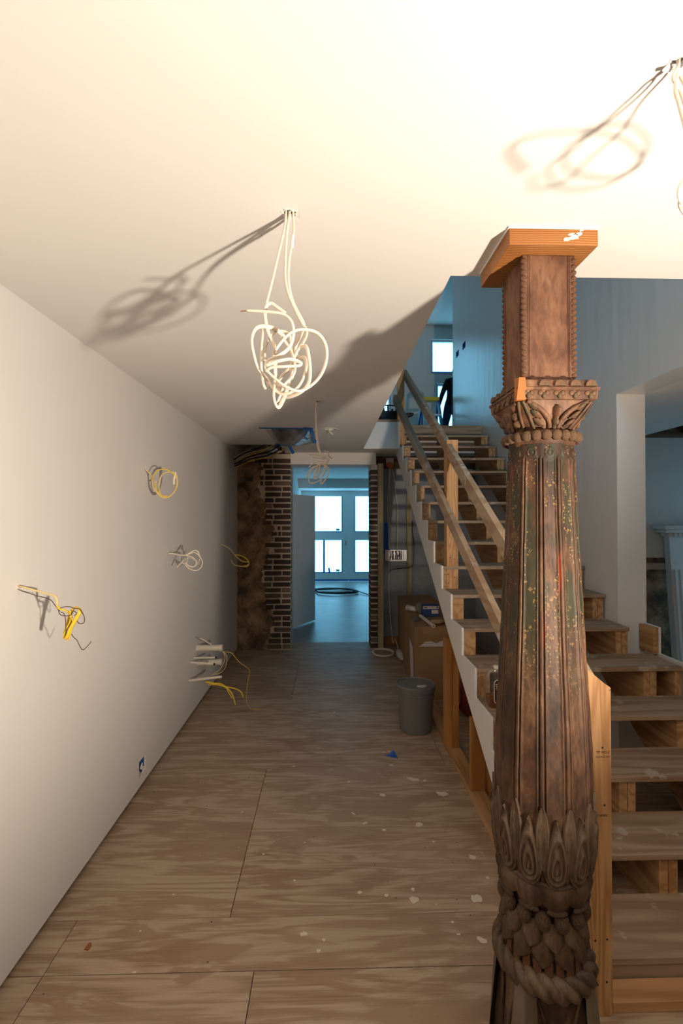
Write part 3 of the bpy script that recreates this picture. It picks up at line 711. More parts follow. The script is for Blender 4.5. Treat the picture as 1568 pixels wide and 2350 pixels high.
M['block_tan'] = carved('rubbed_tan_wood', (0.155, 0.070, 0.036), (0.215, 0.112, 0.060), (0.075, 0.028, 0.014))
M['greywood'] = wood('weathered_grey_wood', (0.17, 0.13, 0.095), (0.085, 0.06, 0.04), 'z', 14, 20)
M['patch'] = mat('fresh_orange_wood', (0.36, 0.125, 0.032), 0.6)

def cp(x, y, z): return (CX + x, CY + y, z)
hw = 0.1288
MB().box(CX - hw - .016, CX + hw - .016, CY - hw, CY + hw, 2.481, CZ).build('cap_block', M['cap'], cl, bevel=0.0015)
# white paint smeared on the cap block
for i, (x, y, r, sx) in enumerate(((1318, 545, .008, 2.6), (1303, 549, .006, 2.2), (1330, 537, .005, 2.0), (1310, 538, .004, 3.0), (1335, 529, .004, 1.6))):
    p = at(x, y, CY - hw - 0.0006)
    MB().prism(blob(p.x, p.z, r, sx, 0.25, seed=90 + i), lambda u, v, a: (u, a, v), p.y - 0.0006, p.y + 0.001).build('paint_smear', M['paper'], cl)
MB().box(CX - hw - .019, CX + hw - .013, CY - hw - .003, CY + hw + .003, CZ - 0.006, CZ - 0.0002).build('caulk_line', M['ceiling'], cl)
bx = 0.079; BX = CX - 0.008
MB().box(BX - bx, BX + bx, CY - bx, CY + bx, 2.100, 2.481).build('square_block', M['block_tan'], cl, bevel=0.003)
for sx in (-1, 1):                                   # thin raised lines beside the bead strips
    for sy in (-1, 1):
        for off in (0.017, 0.021):
            a = BX + sx * (bx - off); MB().box(a - .0012, a + .0012, CY + sy * (bx - .001), CY + sy * (bx + .002), 2.112, 2.478).build('edge_line', M['block_tan'], cl)
            a = CY + sy * (bx - off); MB().box(BX + sx * (bx - .001), BX + sx * (bx + .002), a - .0012, a + .0012, 2.112, 2.478).build('edge_line', M['block_tan'], cl)
bead = MB().ball((0, 0, 0), 1, 1, 1, 10, 6).mesh('bead', M['block_tan'], True)
for sx in (-1, 1):
    for sy in (-1, 1):
        for i in range(21):
            inst('bead', bead, cl, (BX - CX + sx * (bx - 0.004), sy * (bx - 0.004), 2.122 + i * 0.0171), (0, 0, 0), (0.0095, 0.0095, 0.0082))
# square abacus with arches above and drops below
ab = 0.121; az0, az1 = 2.040, 2.100
def sq_lathe(prof, name, m, n=1):
    b = MB(); V = []
    for h, z in prof: V += [cp(-h, -h, z), cp(h, -h, z), cp(h, h, z), cp(-h, h, z)]
    Fc = [(4 * i + k, 4 * i + (k + 1) % 4, 4 * i + 4 + (k + 1) % 4, 4 * i + 4 + k) for i in range(len(prof) - 1) for k in range(4)] + [(3, 2, 1, 0), tuple(4 * (len(prof) - 1) + k for k in range(4))]
    return b.add(V, Fc).build(name, m, cl)
sq_lathe([(0.102, az0 - 0.004), (0.110, az0), (0.115, az0 + 0.003), (0.117, az0 + 0.026), (0.121, az0 + 0.029), (0.121, az0 + 0.036), (0.115, az0 + 0.039), (0.113, az1 - 0.003), (0.110, az1)], 'abacus', M['carve'])
arch = MB()
arch.prism([(math.cos(PI * k / 10) * 0.016, math.sin(PI * k / 10) * 0.017) for k in range(11)], lambda u, v, a: (u, a, v), -0.007, 0.004)
archm = arch.mesh('arch_tooth', M['carve_green'])
drop = MB(); drop.ball((-0.010, 0, 0.002), 0.0085, 0.005, 0.008, 10, 6); drop.ball((0.010, 0, 0.002), 0.0085, 0.005, 0.008, 10, 6); drop.ball((0, -0.001, -0.006), 0.0075, 0.006, 0.0095, 10, 6)
dropm = drop.mesh('trefoil_drop', M['carve_green'], True)
for s in range(4):
    a = s * PI / 2
    for i in range(5):
        u = (i - 2) * 0.0455 + 0.004
        for nm, me, dd_, zz in (('arch_tooth', archm, 0.1155, az0 + 0.040), ('trefoil_drop', dropm, 0.1165, az0 + 0.018)):
            if s == 0 and i == 0 and nm == 'arch_tooth': continue
            inst(nm, me, cl, (u * math.cos(a) + dd_ * math.sin(a), u * math.sin(a) - dd_ * math.cos(a), zz), (0, 0, a))
tag(MB().add([cp(*q) for q in ((-.1245, -.1245, az0 - .004), (-.098, -.1245, az0 - .002), (-.101, -.1245, az0 + .02), (-.096, -.1245, az0 + .03), (-.099, -.1245, az1 + .002), (-.117, -.1245, az1 + .002),
     (-.1245, -.108, az0 - .004), (-.098, -.11, az0 - .002), (-.101, -.11, az0 + .02), (-.096, -.11, az0 + .03), (-.099, -.11, az1 + .002), (-.1235, -.106, az1 + .002))],
     [(0, 1, 2, 3, 4, 5), (11, 10, 9, 8, 7, 6)] + [(i, (i + 1) % 6, (i + 1) % 6 + 6, i + 6) for i in range(6)]).build('repair_patch', M['patch'], cl), 'fresh orange wood repair let into the capital corner')
# bell that turns from square to round
def bell(u, v):
    a = u * 2 * PI; s = v ** 1.6; h = 0.083 + (0.112 - 0.083) * s + 0.004 * math.sin(PI * v)
    p = 2 + 9 * s; c, q = math.cos(a), math.sin(a)
    r = h / ((abs(c) ** p + abs(q) ** p) ** (1 / p))
    return r, a
def bellpt(u, v, out=0.0):
    r, a = bell(u, v); r += out
    return cp(r * math.cos(a), r * math.sin(a), 1.958 + v * (az0 - 1.958))
MB().grid(lambda u, v: bellpt(u, v), 96, 24, True).build('capital_bell', M['carve'], cl, smooth=True)
for s in range(4):
    c0 = (s + 0.5) / 4 + 0.25                            # middle of a face: -y, +x, ...
    mid = (0.75 + s * 0.25) % 1.0
    for sg in (-1, 1):
        pts = [bellpt(mid + sg * (0.022 + 0.085 * q ** 1.5), 0.06 + 0.90 * q ** 0.8, 0.004) for q in [i / 7 for i in range(8)]]
        MB().tube(pts, [0.0065, 0.008, 0.0075, 0.006], 8, 1.0, 4).build('scroll_rib', M['carve'], cl, smooth=True)
        pts = [bellpt(mid + sg * (0.098 + 0.020 * q), 0.05 + 0.92 * q, 0.003) for q in [i / 6 for i in range(7)]]
        MB().tube(pts, 0.0045, 8, 1.0, 4).build('corner_rib', M['carve_green'], cl, smooth=True)
        for j in range(3):                               # slanting leaf lobes between the ribs
            q0 = 0.14 + j * 0.26
            MB().tube([bellpt(mid + sg * (0.052 + 0.012 * j), q0, 0.002), bellpt(mid + sg * (0.074 + 0.008 * j), q0 + 0.12, 0.005), bellpt(mid + sg * (0.094 + 0.005 * j), q0 + 0.26, 0.002)], [0.005, 0.011, 0.013, 0.010, 0.004], 8, 0.5, 5).build('leaf_lobe', M['carve_green'], cl, smooth=True)
    MB().tube([bellpt(mid, 0.10, 0.001), bellpt(mid, 0.35, 0.004), bellpt(mid, 0.62, 0.004), bellpt(mid, 0.84, 0.003)], [0.010, 0.016, 0.012, 0.018, 0.020, 0.012], 10, 0.45, 6).build('palmette', M['carve_green'], cl, smooth=True)
# ring of beads at the neck
MB().lathe([(0.080, 1.962), (0.094, 1.958), (0.102, 1.951), (0.104, 1.940), (0.100, 1.929), (0.094, 1.924), (0.094, 1.915)], 64, (CX, CY, 0)).build('neck_ring', M['carve'], cl, smooth=True)
nb = MB().ball((0, 0, 0), 1, 1, 1, 12, 8).mesh('neck_bead', M['carve_green'], True)
for i in range(24):
    a = 2 * PI * i / 24; inst('neck_bead', nb, cl, (0.106 * math.cos(a), 0.106 * math.sin(a), 1.941), (0, 0, a), (0.0125, 0.0150, 0.0165))
# fluted shaft
PR = [(1.918, .0945), (1.88, .0950), (1.70, .1010), (1.55, .1090), (1.42, .1145), (1.286, .1215), (1.153, .1295), (1.02, .1360), (0.914, .1385), (0.80, .1395), (0.74, .1370), (0.69, .1310), (0.64, .1220), (0.59, .1130), (0.55, .1060), (0.48, .1080), (0.42, .1110), (0.32, .1080)]
def prof(z):
    for (z1, r1), (z0, r0) in zip(PR[:-1], PR[1:]):
        if z0 <= z <= z1:
            t = (z - z0) / (z1 - z0); return r0 + (r1 - r0) * t
    return PR[0][1] if z > PR[0][0] else PR[-1][1]
def sm(a, b, x):
    t = min(1, max(0, (x - a) / (b - a))); return t * t * (3 - 2 * t)
def shaft(u, v):
    z = 1.918 - v * (1.918 - 0.66); a = u * 2 * PI
    f = ((a - TH0) / (2 * PI / 12)) % 1.0; d = min(f, 1 - f) * 2.0      # 0 on a ridge, 1 mid panel
    R = (prof(z - .02) + prof(z) + prof(z + .02)) / 3
    R /= (1 - 0.55 * (1 - math.cos((f - 0.5) * 2 * PI / 12)) * 1.0)     # slightly faceted panels
    R = (prof(z - .02) + prof(z) + prof(z + .02)) / 3 * (1.0 - 0.012 * (1 - abs(2 * f - 1)))
    on = sm(1.88, 1.868 , z + 0.012 * (1 - (1 - d) ** 2) - 0.006)       # panels end in round heads below the neck
    ridge = 0.0032 * (1 - sm(0.10, 0.16, d)) - 0.0042 * (sm(0.13, 0.20, d) - sm(0.24, 0.32, d)) + 0.0022 * (sm(0.26, 0.31, d) - sm(0.36, 0.42, d)) - 0.0016 * sm(0.40, 0.55, d)
    r = R + ridge * on
    if z > 1.872:                                                        # keyhole medallion over each panel
        du = (f - 0.5) * 2 * PI / 12 * R; dz = z - 1.893; q = math.hypot(du, dz)
        r += 0.0028 * (sm(0.0145, 0.0125, q) - sm(0.0105, 0.0090, q)) + 0.0030 * sm(0.0058, 0.0038, q) - 0.0015 * (sm(0.0022, 0.0010, q))
    r += 0.0012 * math.sin(z * 37 + a * 3) * math.sin(z * 21 - a * 5)
    return (CX + r * math.cos(a), CY + r * math.sin(a), z)
MB().grid(shaft, 12 * 40, 340, True).build('fluted_shaft', M['shaft'], cl, smooth=True)
# lotus base: core, petals, swags, drops, feathers, rope, plinth
MB().grid(lambda u, v: (CX + (prof(.68 - v * .36) - .004) * math.cos(u * 2 * PI), CY + (prof(.68 - v * .36) - .004) * math.sin(u * 2 * PI), .68 - v * .36), 72, 40, True).build('base_core', M['carve_low'], cl, smooth=True)
def petal_mesh(name, zc, hu, zlo, zhi, hfun, wfun, m, nu=26, nv=46):
    """relief patch that follows the turned profile, centred on angle 0"""
    def fn(u, v):
        z = zlo + (zhi - zlo) * v; wv = wfun(v); x = (u * 2 - 1)
        a = x * hu * wv; r = prof(z) + hfun(x, v)
        return (r * math.cos(a), r * math.sin(a), z)
    return MB().grid(fn, nu, nv).mesh(name, m, True)
def w_tear(v): return max(0.02, math.sqrt(max(0.0, 1 - (1 - v / 0.30) ** 2)) if v < 0.30 else 1 - ((v - 0.30) / 0.70) ** 1.35)
def h_tear(x, v):
    w = w_tear(v); cxv = abs(x) * w
    dv = (v - 0.26); e = math.hypot(cxv * 1.0, dv * 3.6 if dv < 0 else dv * 1.25)     # teardrop level sets
    base = 0.009 * (1 - abs(x) ** 6) + 0.0035 - (0.010 if abs(x) > 0.985 or v > 0.985 or v < 0.01 else 0)
    rings = 0.0040 * math.cos(e * 2 * PI * 3.2)
    return base + rings * (1 - abs(x) ** 8)
pm = petal_mesh('lotus_petal', 0, math.radians(14.9), 0.648, 0.848, h_tear, w_tear, M['petal'])
def w_tip(v): return max(0.02, math.sin(PI * min(1, v * 0.97 + 0.02)) ** 0.7)
def h_tip(x, v): return 0.007 * (1 - abs(x) ** 3) + 0.001 + 0.0035 * (1 if 0.62 < abs(x) < 0.85 else 0) - 0.004 * sm(0.45, 0.1, abs(x)) * 0.5
tm = petal_mesh('lotus_tip', 0, math.radians(8.5), 0.70, 0.882, h_tip, w_tip, M['petal'], 20, 30)
for i in range(12):
    inst('lotus_tip', tm, cl, (0, 0, 0), (0, 0, TH0 + i * PI / 6))
    inst('lotus_petal', pm, cl, (0, 0, 0), (0, 0, TH0 + (i + 0.5) * PI / 6))
# draped swag band
def swag(u, v):
    a = u * 2 * PI; f = ((a - TH0) * 10 / (2 * PI)) % 1.0; sag = 0.018 * math.sin(PI * f)
    z = 0.660 - v * 0.070 - sag * (0.3 + 0.7 * v); r = prof(z) + 0.006 + 0.010 * math.sin(PI * f) * sm(0, .5, v) + 0.006 * math.sin(PI * min(1, v * 1.0)) + (0.004 if v < 0.08 else 0)
    if v > 0.97: r -= 0.012
    if v < 0.02: r -= 0.03
    return (CX + r * math.cos(a), CY + r * math.sin(a), z)
MB().grid(swag, 180, 22, True).build('swag_band', M['carve_low'], cl, smooth=True)
lip = MB().ball((0, 0, 0), 1, 1, 1, 14, 8).mesh('curled_lip', M['carve_low'], True)
for i in range(10):
    a = TH0 + (i + 0.5) * 2 * PI / 10; inst('curled_lip', lip, cl, (0.122 * math.cos(a), 0.122 * math.sin(a), 0.576), (0, 0, a), (0.011, 0.030, 0.010))
nut = MB().ball((0, 0, 0), 1, 1, 1, 14, 10).mesh('nut_drop', M['carve_low'], True)
for i in range(14):
    a = TH0 + i * 2 * PI / 14; inst('nut_drop', nut, cl, (0.117 * math.cos(a), 0.117 * math.sin(a), 0.543), (0, -0.15, a), (0.018, 0.0225, 0.027))
def feather(zlo, zhi, hu, out):
    def wf(v): return max(0.05, math.sqrt(max(0.0, 1 - (1 - v / 0.4) ** 2)) if v < 0.4 else 1 - 0.25 * (v - 0.4))
    def hf(x, v): return out * (1 - v) ** 0.7 * (1 - 0.6 * abs(x) ** 2.5) + 0.004 * (1 - abs(x) ** 4)
    return petal_mesh('feather', 0, hu, zlo, zhi, hf, wf, M['carve_low'], 14, 20)
f1 = feather(0.468, 0.535, math.radians(15.5), 0.020); f2 = feather(0.418, 0.50, math.radians(15.5), 0.017)
for i in range(12):
    inst('feather', f2, cl, (0, 0, 0), (0, 0, TH0 + i * PI / 6)); inst('feather', f1, cl, (0, 0, 0), (0, 0, TH0 + (i + 0.5) * PI / 6))
for i in range(24):
    a = TH0 + (i + 0.5) * PI / 12; o = MB().box(-.004, .006, -.011, .011, -.02, .02).build('base_tooth', M['carve'], cl); o.location = (0.113 * math.cos(a), 0.113 * math.sin(a), 0.408); o.rotation_euler = (0, 0, a)
    o.data.transform(Matrix.Translation((CX, CY, 0)))
# twisted rope ring
def rope(u, v):
    a = u * 2 * PI; b = v * 2 * PI; tw = 20 * a + 3 * b
    rr = 0.0275 * (1 + 0.36 * abs(math.sin(tw / 2)) ** 0.8 - 0.22)
    R = 0.121 + rr * math.cos(b); return (CX + R * math.cos(a), CY + R * math.sin(a), 0.366 + rr * 1.15 * math.sin(b) + 0.006 * math.cos(a - TH0 + 2.4))
MB().grid(rope, 416, 28, True).build('twisted_rope', M['petal'], cl, smooth=True)
def plinth(u, v):
    a = u * 2 * PI; z = 0.35 - v * 0.35; h = 0.098 + 0.030 * v ** 0.8; p = 2.6 + 5 * v
    r = h / ((abs(math.cos(a)) ** p + abs(math.sin(a)) ** p) ** (1 / p)); r += 0.006 * math.sin(8 * a + 1) * math.sin(PI * v)
    return (CX + r * math.cos(a), CY + r * math.sin(a), z)
MB().grid(plinth, 96, 24, True).build('plinth', M['carve_low'], cl, smooth=True)
# grey corner leaves of the plinth
def corner_leaf(sx, sy):
    def fn(u, v):
        x = u * 2 - 1; z = 0.37 * (1 - v); wv = 0.030 + 0.022 * v; bul = 0.020 * math.sin(PI * min(1, 0.25 + v * 0.7))
        c = Vector((sx * (0.088 + 0.022 * v), sy * (0.088 + 0.022 * v), z)); n = Vector((sx, sy, 0)).normalized(); tng = Vector((-n.y, n.x, 0))
        p = c + tng * (x * wv) + n * (bul * (1 - x * x) + 0.004); return (CX + p.x, CY + p.y, p.z)
    return MB().grid(fn, 14, 20)
for sx in (-1, 1):
    for sy in (-1, 1): corner_leaf(sx, sy).build('corner_leaf', M['greywood'], cl, smooth=True)
for s in range(4):
    a = s * PI / 2 - PI / 2; n = Vector((math.cos(a), math.sin(a), 0)); tg = Vector((-n.y, n.x, 0))
    for sg in (-1, 1):
        pts = [Vector((CX, CY, 0)) + n * (0.100 + 0.030 * (1 - q)) + tg * (sg * (0.012 + 0.055 * q ** 1.7)) + Vector((0, 0, 0.05 + 0.28 * q)) for q in (0, .25, .5, .75, 1)]
        MB().tube(pts, [0.005, 0.007, 0.006, 0.004], 8, 1, 4).build('plinth_scroll', M['carve_low'], cl, smooth=True)

# ------------------------------------------------------------------ hanging cables on the ceiling
def zoomed(pts, ox, oy, sc, Y, jit=0.0):
    out = []
    for i, p in enumerate(pts):
        d = p[2] if len(p) > 2 else 0.0
        out.append(at(ox + p[0] / sc, oy + p[1] / sc, Y + d))
    return out
def hole(parent, x, y, r, seed=1, side=0.0262):
    P = blob(x, y, r, 1.0, 0.0, 18, seed)
    n = len(P); sq = []
    for u, v in P:                                   # drywall between the round cut and the square framing
        du, dv = u - x, v - y; k = 1.4 * side / max(abs(du), abs(dv)); sq.append((x + du * k, y + dv * k))
    V = [(u, v, z) for z in (CZ + 0.0006, CZ + 0.012) for L in (P, sq) for u, v in L]
    Fc = []
    for k in range(n):
        j = (k + 1) % n; Fc += [(k, j, n + j, n + k), (2 * n + k, 3 * n + k, 3 * n + j, 2 * n + j), (k, 2 * n + k, 2 * n + j, j)]
    MB().add(V, Fc).build('cut_rim', M['ceiling'], parent)
    ring = [Vector((u, v, CZ - 0.0005)) for u, v in P]; ring.append(ring[0])
    MB().tube(ring, 0.0016, 6, 1.0, 2).build('torn_edge', M['drywall'], parent)
CR, CF = 0.0062, 0.60
h1 = thing('cable_bundle', 'white flat cables hanging in a big tangled knot from a round ceiling hole', 'cable bundle', (-0.108, 1.309, CZ))
hole(h1, -0.108, 1.309, 0.021, 3)
Z = [
 [(672, 62), (640, 250, 0), (570, 550, -.005), (500, 850, -.01), (440, 1090, -.01), (422, 1200, .0), (460, 1380, .01), (528, 1590, .02), (545, 1750, .02), (530, 1950, .0), (522, 2120, -.03), (565, 2232, -.02), (625, 2140, .0), (690, 1960, .03), (745, 1800, .04), (720, 1640, .04), (650, 1480, .04), (560, 1385, .03), (440, 1340, .0), (330, 1360, -.03), (280, 1480, -.04), (300, 1640, -.04), (350, 1800, -.03), (430, 1900, .0), (470, 2000, .03)],
 [(690, 70), (665, 300), (645, 700), (660, 900), (720, 1080), (830, 1300), (885, 1390), (850, 1500, .02), (770, 1620, .03), (700, 1780, .03), (600, 1900, .05), (560, 2010, .05), (640, 2110, .03), (780, 2080, .0), (890, 1990, -.02), (920, 1850, -.03), (900, 1640, -.03), (870, 1560, -.02), (820, 1570, .0)],
 [(735, 70), (738, 320), (692, 600), (684, 850), (735, 1080), (850, 1310), (830, 1400, .03), (760, 1560, .05), (780, 1680, .05), (860, 1690, .03), (878, 1790, .0), (820, 1960, -.02), (720, 2060, -.03), (600, 2080, -.02), (500, 2000, .0), (440, 1900, .03)],
 [(540, 1600, -.03), (640, 1470, -.03), (750, 1390, -.03), (880, 1375, -.02), (1010, 1420, 0), (1090, 1540, .02), (1100, 1700, .03), (1040, 1870, .02), (930, 1990, 0), (800, 2050, -.04), (650, 2000, -.05), (520, 1900, -.05), (430, 1800, -.05), (460, 1720, -.04), (600, 1650, -.04), (700, 1560, -.03), (740, 1420, -.03), (720, 1290, -.03), (640, 1210, -.03), (500, 1180, -.03), (220, 1165, -.02)],
 [(650, 1195, -.01), (560, 1130, -.01), (490, 1085, -.01), (440, 1120, -.01), (425, 1210, 0), (460, 1400, 0), (530, 1560, -.01), (525, 1660, 0), (540, 1860, .01), (530, 1960, .01)],
 [(440, 1770, -.06), (560, 1725, -.065), (700, 1700, -.06), (810, 1735, -.05), (800, 1770, -.05), (650, 1780, -.065), (500, 1790, -.06), (440, 1830, -.05)],
 [(405, 1330, .01), (392, 1500, .01), (380, 1720, 0), (400, 1950, -.01), (430, 2030, -.01)],
 [(420, 1720, .02), (432, 1560, .02), (500, 1430, .03), (590, 1390, .04), (670, 1410, .04), (702, 1450, .03), (720, 1600, .02), (750, 1720, .0)],
 [(600, 1450, .0), (680, 1560, .01), (740, 1700, -.01), (752, 1830, -.02), (700, 1920, -.02), (640, 1980, -.02), (600, 2080, -.01), (560, 2180, .0)],
 [(700, 1800, 0), (720, 1870, .0), (660, 1960, .0), (620, 1990, -.01), (540, 1990, .01)],
]
for i, q in enumerate(Z):
    pp = zoomed(q, 520, 470, 4.796, 1.309)
    if i < 3: pp[0] = Vector((-0.118 + .010 * i, 1.309, CZ)); pp.insert(0, pp[0] + Vector((0, 0, .10)))
    MB().tube(pp, CR, 8, CF, 6).build('cable', M['cable'], h1, smooth=True)
MB().tube(zoomed([(220, 1165, -.02), (185, 1170, -.02), (155, 1172, -.02)], 520, 470, 4.796, 1.309), 0.0012, 6).build('bare_wire', M['copper'], h1)
MB().tube(zoomed([(820, 1570, 0), (885, 1545, 0), (900, 1540, 0)], 520, 470, 4.796, 1.309), 0.0018, 6).build('bare_wire', M['copper'], h1)
MB().tube(zoomed([(728, 340, 0), (722, 420, -.002), (720, 480, 0)], 520, 470, 4.796, 1.309), 0.008, 8, 0.6).build('plaster_clot', M['ceiling'], h1, smooth=True)

h2 = thing('cable_bundle', 'white cables hanging from the ceiling hole in front of the column', 'cable bundle', (0.632, 0.854, CZ))
hole(h2, 0.640, 0.852, 0.016, 5, 0.0212)
for q in ([(1534, 148), (1545, 190), (1562, 240), (1580, 330), (1592, 450), (1585, 560), (1600, 640, .04), (1660, 650, .08), (1700, 580, .06), (1660, 500, .0), (1590, 520, -.05), (1560, 600, -.06), (1600, 690, -.02)],
          [(1540, 146), (1556, 170), (1570, 210), (1600, 330), (1650, 470), (1668, 600), (1640, 700, .03), (1600, 740, .03), (1590, 690, 0)],
          [(1545, 150), (1550, 230), (1560, 290), (1580, 420), (1586, 560, .01), (1560, 640, .03), (1620, 720, .06), (1720, 690, .05), (1770, 560, .0), (1720, 470, -.04), (1650, 500, -.05)]):
    q = [(p[0], 150 + (p[1] - 150) * 0.66, *p[2:]) for p in q]
    pp = zoomed(q, 0, 0, 1, 0.854); pp[0] = Vector((0.640, 0.852, CZ)); pp.insert(0, pp[0] + Vector((0, 0, .08)))
    MB().tube(pp, 0.0042, 8, 0.55, 6).build('cable', M['cable'], h2, smooth=True)
MB().beam(at(1524, 165, .856), at(1538, 152, .86), 0.002, 0.009).build('drywall_flap', M['drywall'], h2)

h3 = thing('cable_bundle', 'small cable knot hanging in the shaded end of the hall before the doorway', 'cable bundle', (-0.081, 3.435, CZ))
hole(h3, -0.081, 3.435, 0.022, 7, 0.0282)
for q in ([(1025, 160), (1008, 400), (1020, 700), (1045, 950), (1100, 1060), (1180, 1110), (1230, 1160), (1190, 1230), (1100, 1380), (1010, 1490), (970, 1440), (1060, 1290)],
          [(1045, 160), (1022, 500), (1050, 880), (1110, 1070), (1210, 1150), (1190, 1210), (1080, 1240), (940, 1300), (860, 1400), (850, 1470)],
          [(875, 1060), (1000, 1070), (1100, 1090), (1160, 1120)], [(955, 1115), (1060, 1125), (1150, 1140)],
          [(1070, 1230), (960, 1310), (895, 1420), (890, 1500), (920, 1560), (1010, 1545), (1090, 1500), (1140, 1420), (1200, 1250)],
          [(1090, 1220), (1210, 1290), (1235, 1350), (1190, 1470), (1100, 1580), (1110, 1470), (1170, 1320)], [(1080, 1240), (1060, 1370), (1015, 1460), (975, 1400), (1050, 1260)],
          [(890, 1290), (960, 1220), (1060, 1180), (1160, 1190)], [(1130, 1010, .05), (1220, 1030, .05), (1230, 1090, .05), (1290, 1140, .05)]):
    MB().tube(zoomed(q, 590, 900, 7.467, 3.435), 0.010, 6, 0.45, 5).build('cable', M['cable'], h3, smooth=True)

cn = thing('recessed_light_hole', 'round hole for a recessed light with a stub of cable', 'light hole', (0.009, 4.519, CZ))
MB().lathe([(0.049, -0.004), (0.075, -0.004), (0.075, -0.0002), (0.049, -0.0002), (0.049, -0.004)], 28, (0.009, 4.519, CZ), cap=False).build('ring', M['drywall'], cn)
MB().tube([(0.0, 4.52, CZ + .10), (0.0, 4.52, CZ - .001), (0.01, 4.50, CZ - .03), (0.04, 4.52, CZ - .05)], 0.006, 8, 0.5).build('cable', M['cable'], cn)

# air grille opening taped over with a sagging plastic sheet
vt = thing('taped_vent', 'ceiling vent covered by sagging clear plastic and blue tape', 'vent cover', (-0.39, 4.95, CZ))
dk = MB()
for q in ((VX0 + .05, VX0 + .053, VY0 + .04, VY1 - .05), (VX1 - .033, VX1 - .03, VY0 + .04, VY1 - .05), (VX0 + .053, VX1 - .033, VY0 + .04, VY0 + .043), (VX0 + .053, VX1 - .033, VY1 - .053, VY1 - .05)): dk.box(*q, CZ + .001, CZ + .28)
dk.build('duct_wall', M['steel'], vt)
MB().grid(lambda u, v: (VX0 + (VX1 - VX0) * u, VY0 + (VY1 - VY0) * v, CZ - .003 - 0.085 * math.sin(PI * u) ** 0.7 * math.sin(PI * min(1, v * 0.9 + 0.1)) ** 0.8 + 0.004 * math.sin(u * 29 + v * 7) * math.sin(v * 23)), 36, 36).build('plastic_sheet', M['plastic'], vt, smooth=True)
tp = MB().beam((VX0 - .05, VY0, CZ - .003), (VX1 - .02, VY0, CZ - .003), 0.045, 0.003); tp.build('tape_strip', M['bluetape'], vt)
MB().beam((VX1 - .06, VY0 - .02, CZ - .005), (VX1 + .01, VY0 + .02, CZ - .009), 0.06, 0.02).build('tape_strip', M['bluetape'], vt)
MB().tube([(VX1, VY0 + .05, CZ - .006), (VX1 + .02, VY0 + .3, CZ - .012), (VX1 + .015, VY0 + .55, CZ - .02), (VX1 + .04, VY0 + .72, CZ - .02)], [0.02, 0.012, 0.018, 0.03], 8, 0.25).build('tape_strip', M['bluetape'], vt)
MB().beam((-0.455, 5.40, CZ - .005), (-0.40, 5.405, CZ - .115), 0.004, 0.036, (1, 0, 0)).build('tape_tail', M['bluetape'], vt)
MB().beam((-0.60, 5.40, CZ - .008), (-0.47, 5.47, CZ - .02), 0.03, 0.006).build('tape_strip', M['bluetape'], vt)

# bundle of cables and pipe coming out of the ragged hole over the brick pier
hb = thing('ceiling_cables', 'dark cables sagging out of the ragged ceiling hole above the brick pier', 'cables', (-0.85, 6.0, CZ))
for i, (a, b, m) in enumerate((((-1.165, 5.95, 2.36), (-0.60, 5.75, 2.56), 'cable_black'), ((-1.165, 5.97, 2.335), (-0.58, 5.78, 2.53), 'cable_black'), ((-1.165, 5.93, 2.40), (-0.62, 5.7, 2.59), 'cable'), ((-1.165, 5.96, 2.375), (-0.66, 5.72, 2.57), 'cable_yellow'),
                               ((-1.165, 5.99, 2.318), (-0.57, 5.82, 2.51), 'cable_yellow'), ((-1.165, 5.9, 2.43), (-0.70, 5.68, 2.60), 'cable'), ((-1.165, 5.92, 2.415), (-0.68, 5.66, 2.61), 'cable_black'))):
    a = Vector(a); b = Vector(b); m1 = a.lerp(b, .35) + Vector((0, 0, .015)); m2 = a.lerp(b, .72) + Vector((0, 0, -.02))
    MB().tube([a, m1, m2, b, b + Vector((.06, .05, .12))], 0.014 if 'black' in m else 0.008, 8, 0.6).build('cable', M[m], hb, smooth=True)
MB().add([(-1.145, 5.5, CZ + .001), (-0.56, 5.5, CZ + .001), (-0.56, 5.505, CZ + .03), (-1.145, 5.505, CZ + .03)], [(0, 1, 2, 3)]).build('cut_edge', M['drywall'], hb)

# ------------------------------------------------------------------ wires and pipes on the left wall
def wallhole(parent, x, y, Y=None, r=0.012):
    d = at(x, y, 1.0) - Vector((0, 0, EYE)); p = Vector((0, 0, EYE)) + d * (XL / d.x)
    MB().tube([p + Vector((-.001, 0, 0)), p + Vector((.004, 0, 0))], r, 10, 1.0, 1).build('torn_hole', M['drywall'], parent); return p
w1 = thing('wall_wire', 'yellow cable stub with a looping thin brown wire sticking out of the wall', 'wire', (XL, 1.846, 1.436))
wallhole(w1, 42, 1348, r=0.010)
q = [(225, 185, -.0), (330, 200), (560, 265), (750, 315), (840, 350), (868, 430), (862, 500), (900, 550), (980, 570, .01), (1060, 620, .01), (1090, 680, .0), (1080, 770, 0), (1010, 900, 0), (985, 1030, 0), (1030, 1010, -.01), (1090, 870, -.01), (1170, 720, -.01), (1240, 590, -.005), (1180, 525, .01), (1110, 570, .02), (1060, 700, .02), (1020, 850, .02), (985, 960, .015)]
qs = zoomed(q, 10, 1320, 7.127, 1.83); qs[0] = Vector((XL, 1.846, 1.436)) + Vector((-.0, 0, .004))
MB().tube(qs[:7], 0.0072, 8, 0.5, 6).build('cable', mat('faded_yellow_jacket', (0.86, 0.64, 0.30), 0.4), w1, smooth=True)
MB().tube(qs[6:], 0.0072, 8, 0.5, 6).build('cable', M['cable_yellow'], w1, smooth=True)
MB().tube(zoomed([(1100, 700, -.01), (1130, 800, -.01), (1100, 890, -.01), (1050, 1070, -.01)], 10, 1320, 7.127, 1.83), 0.005, 8, 0.5).build('cable', M['cable_yellow'], w1, smooth=True)
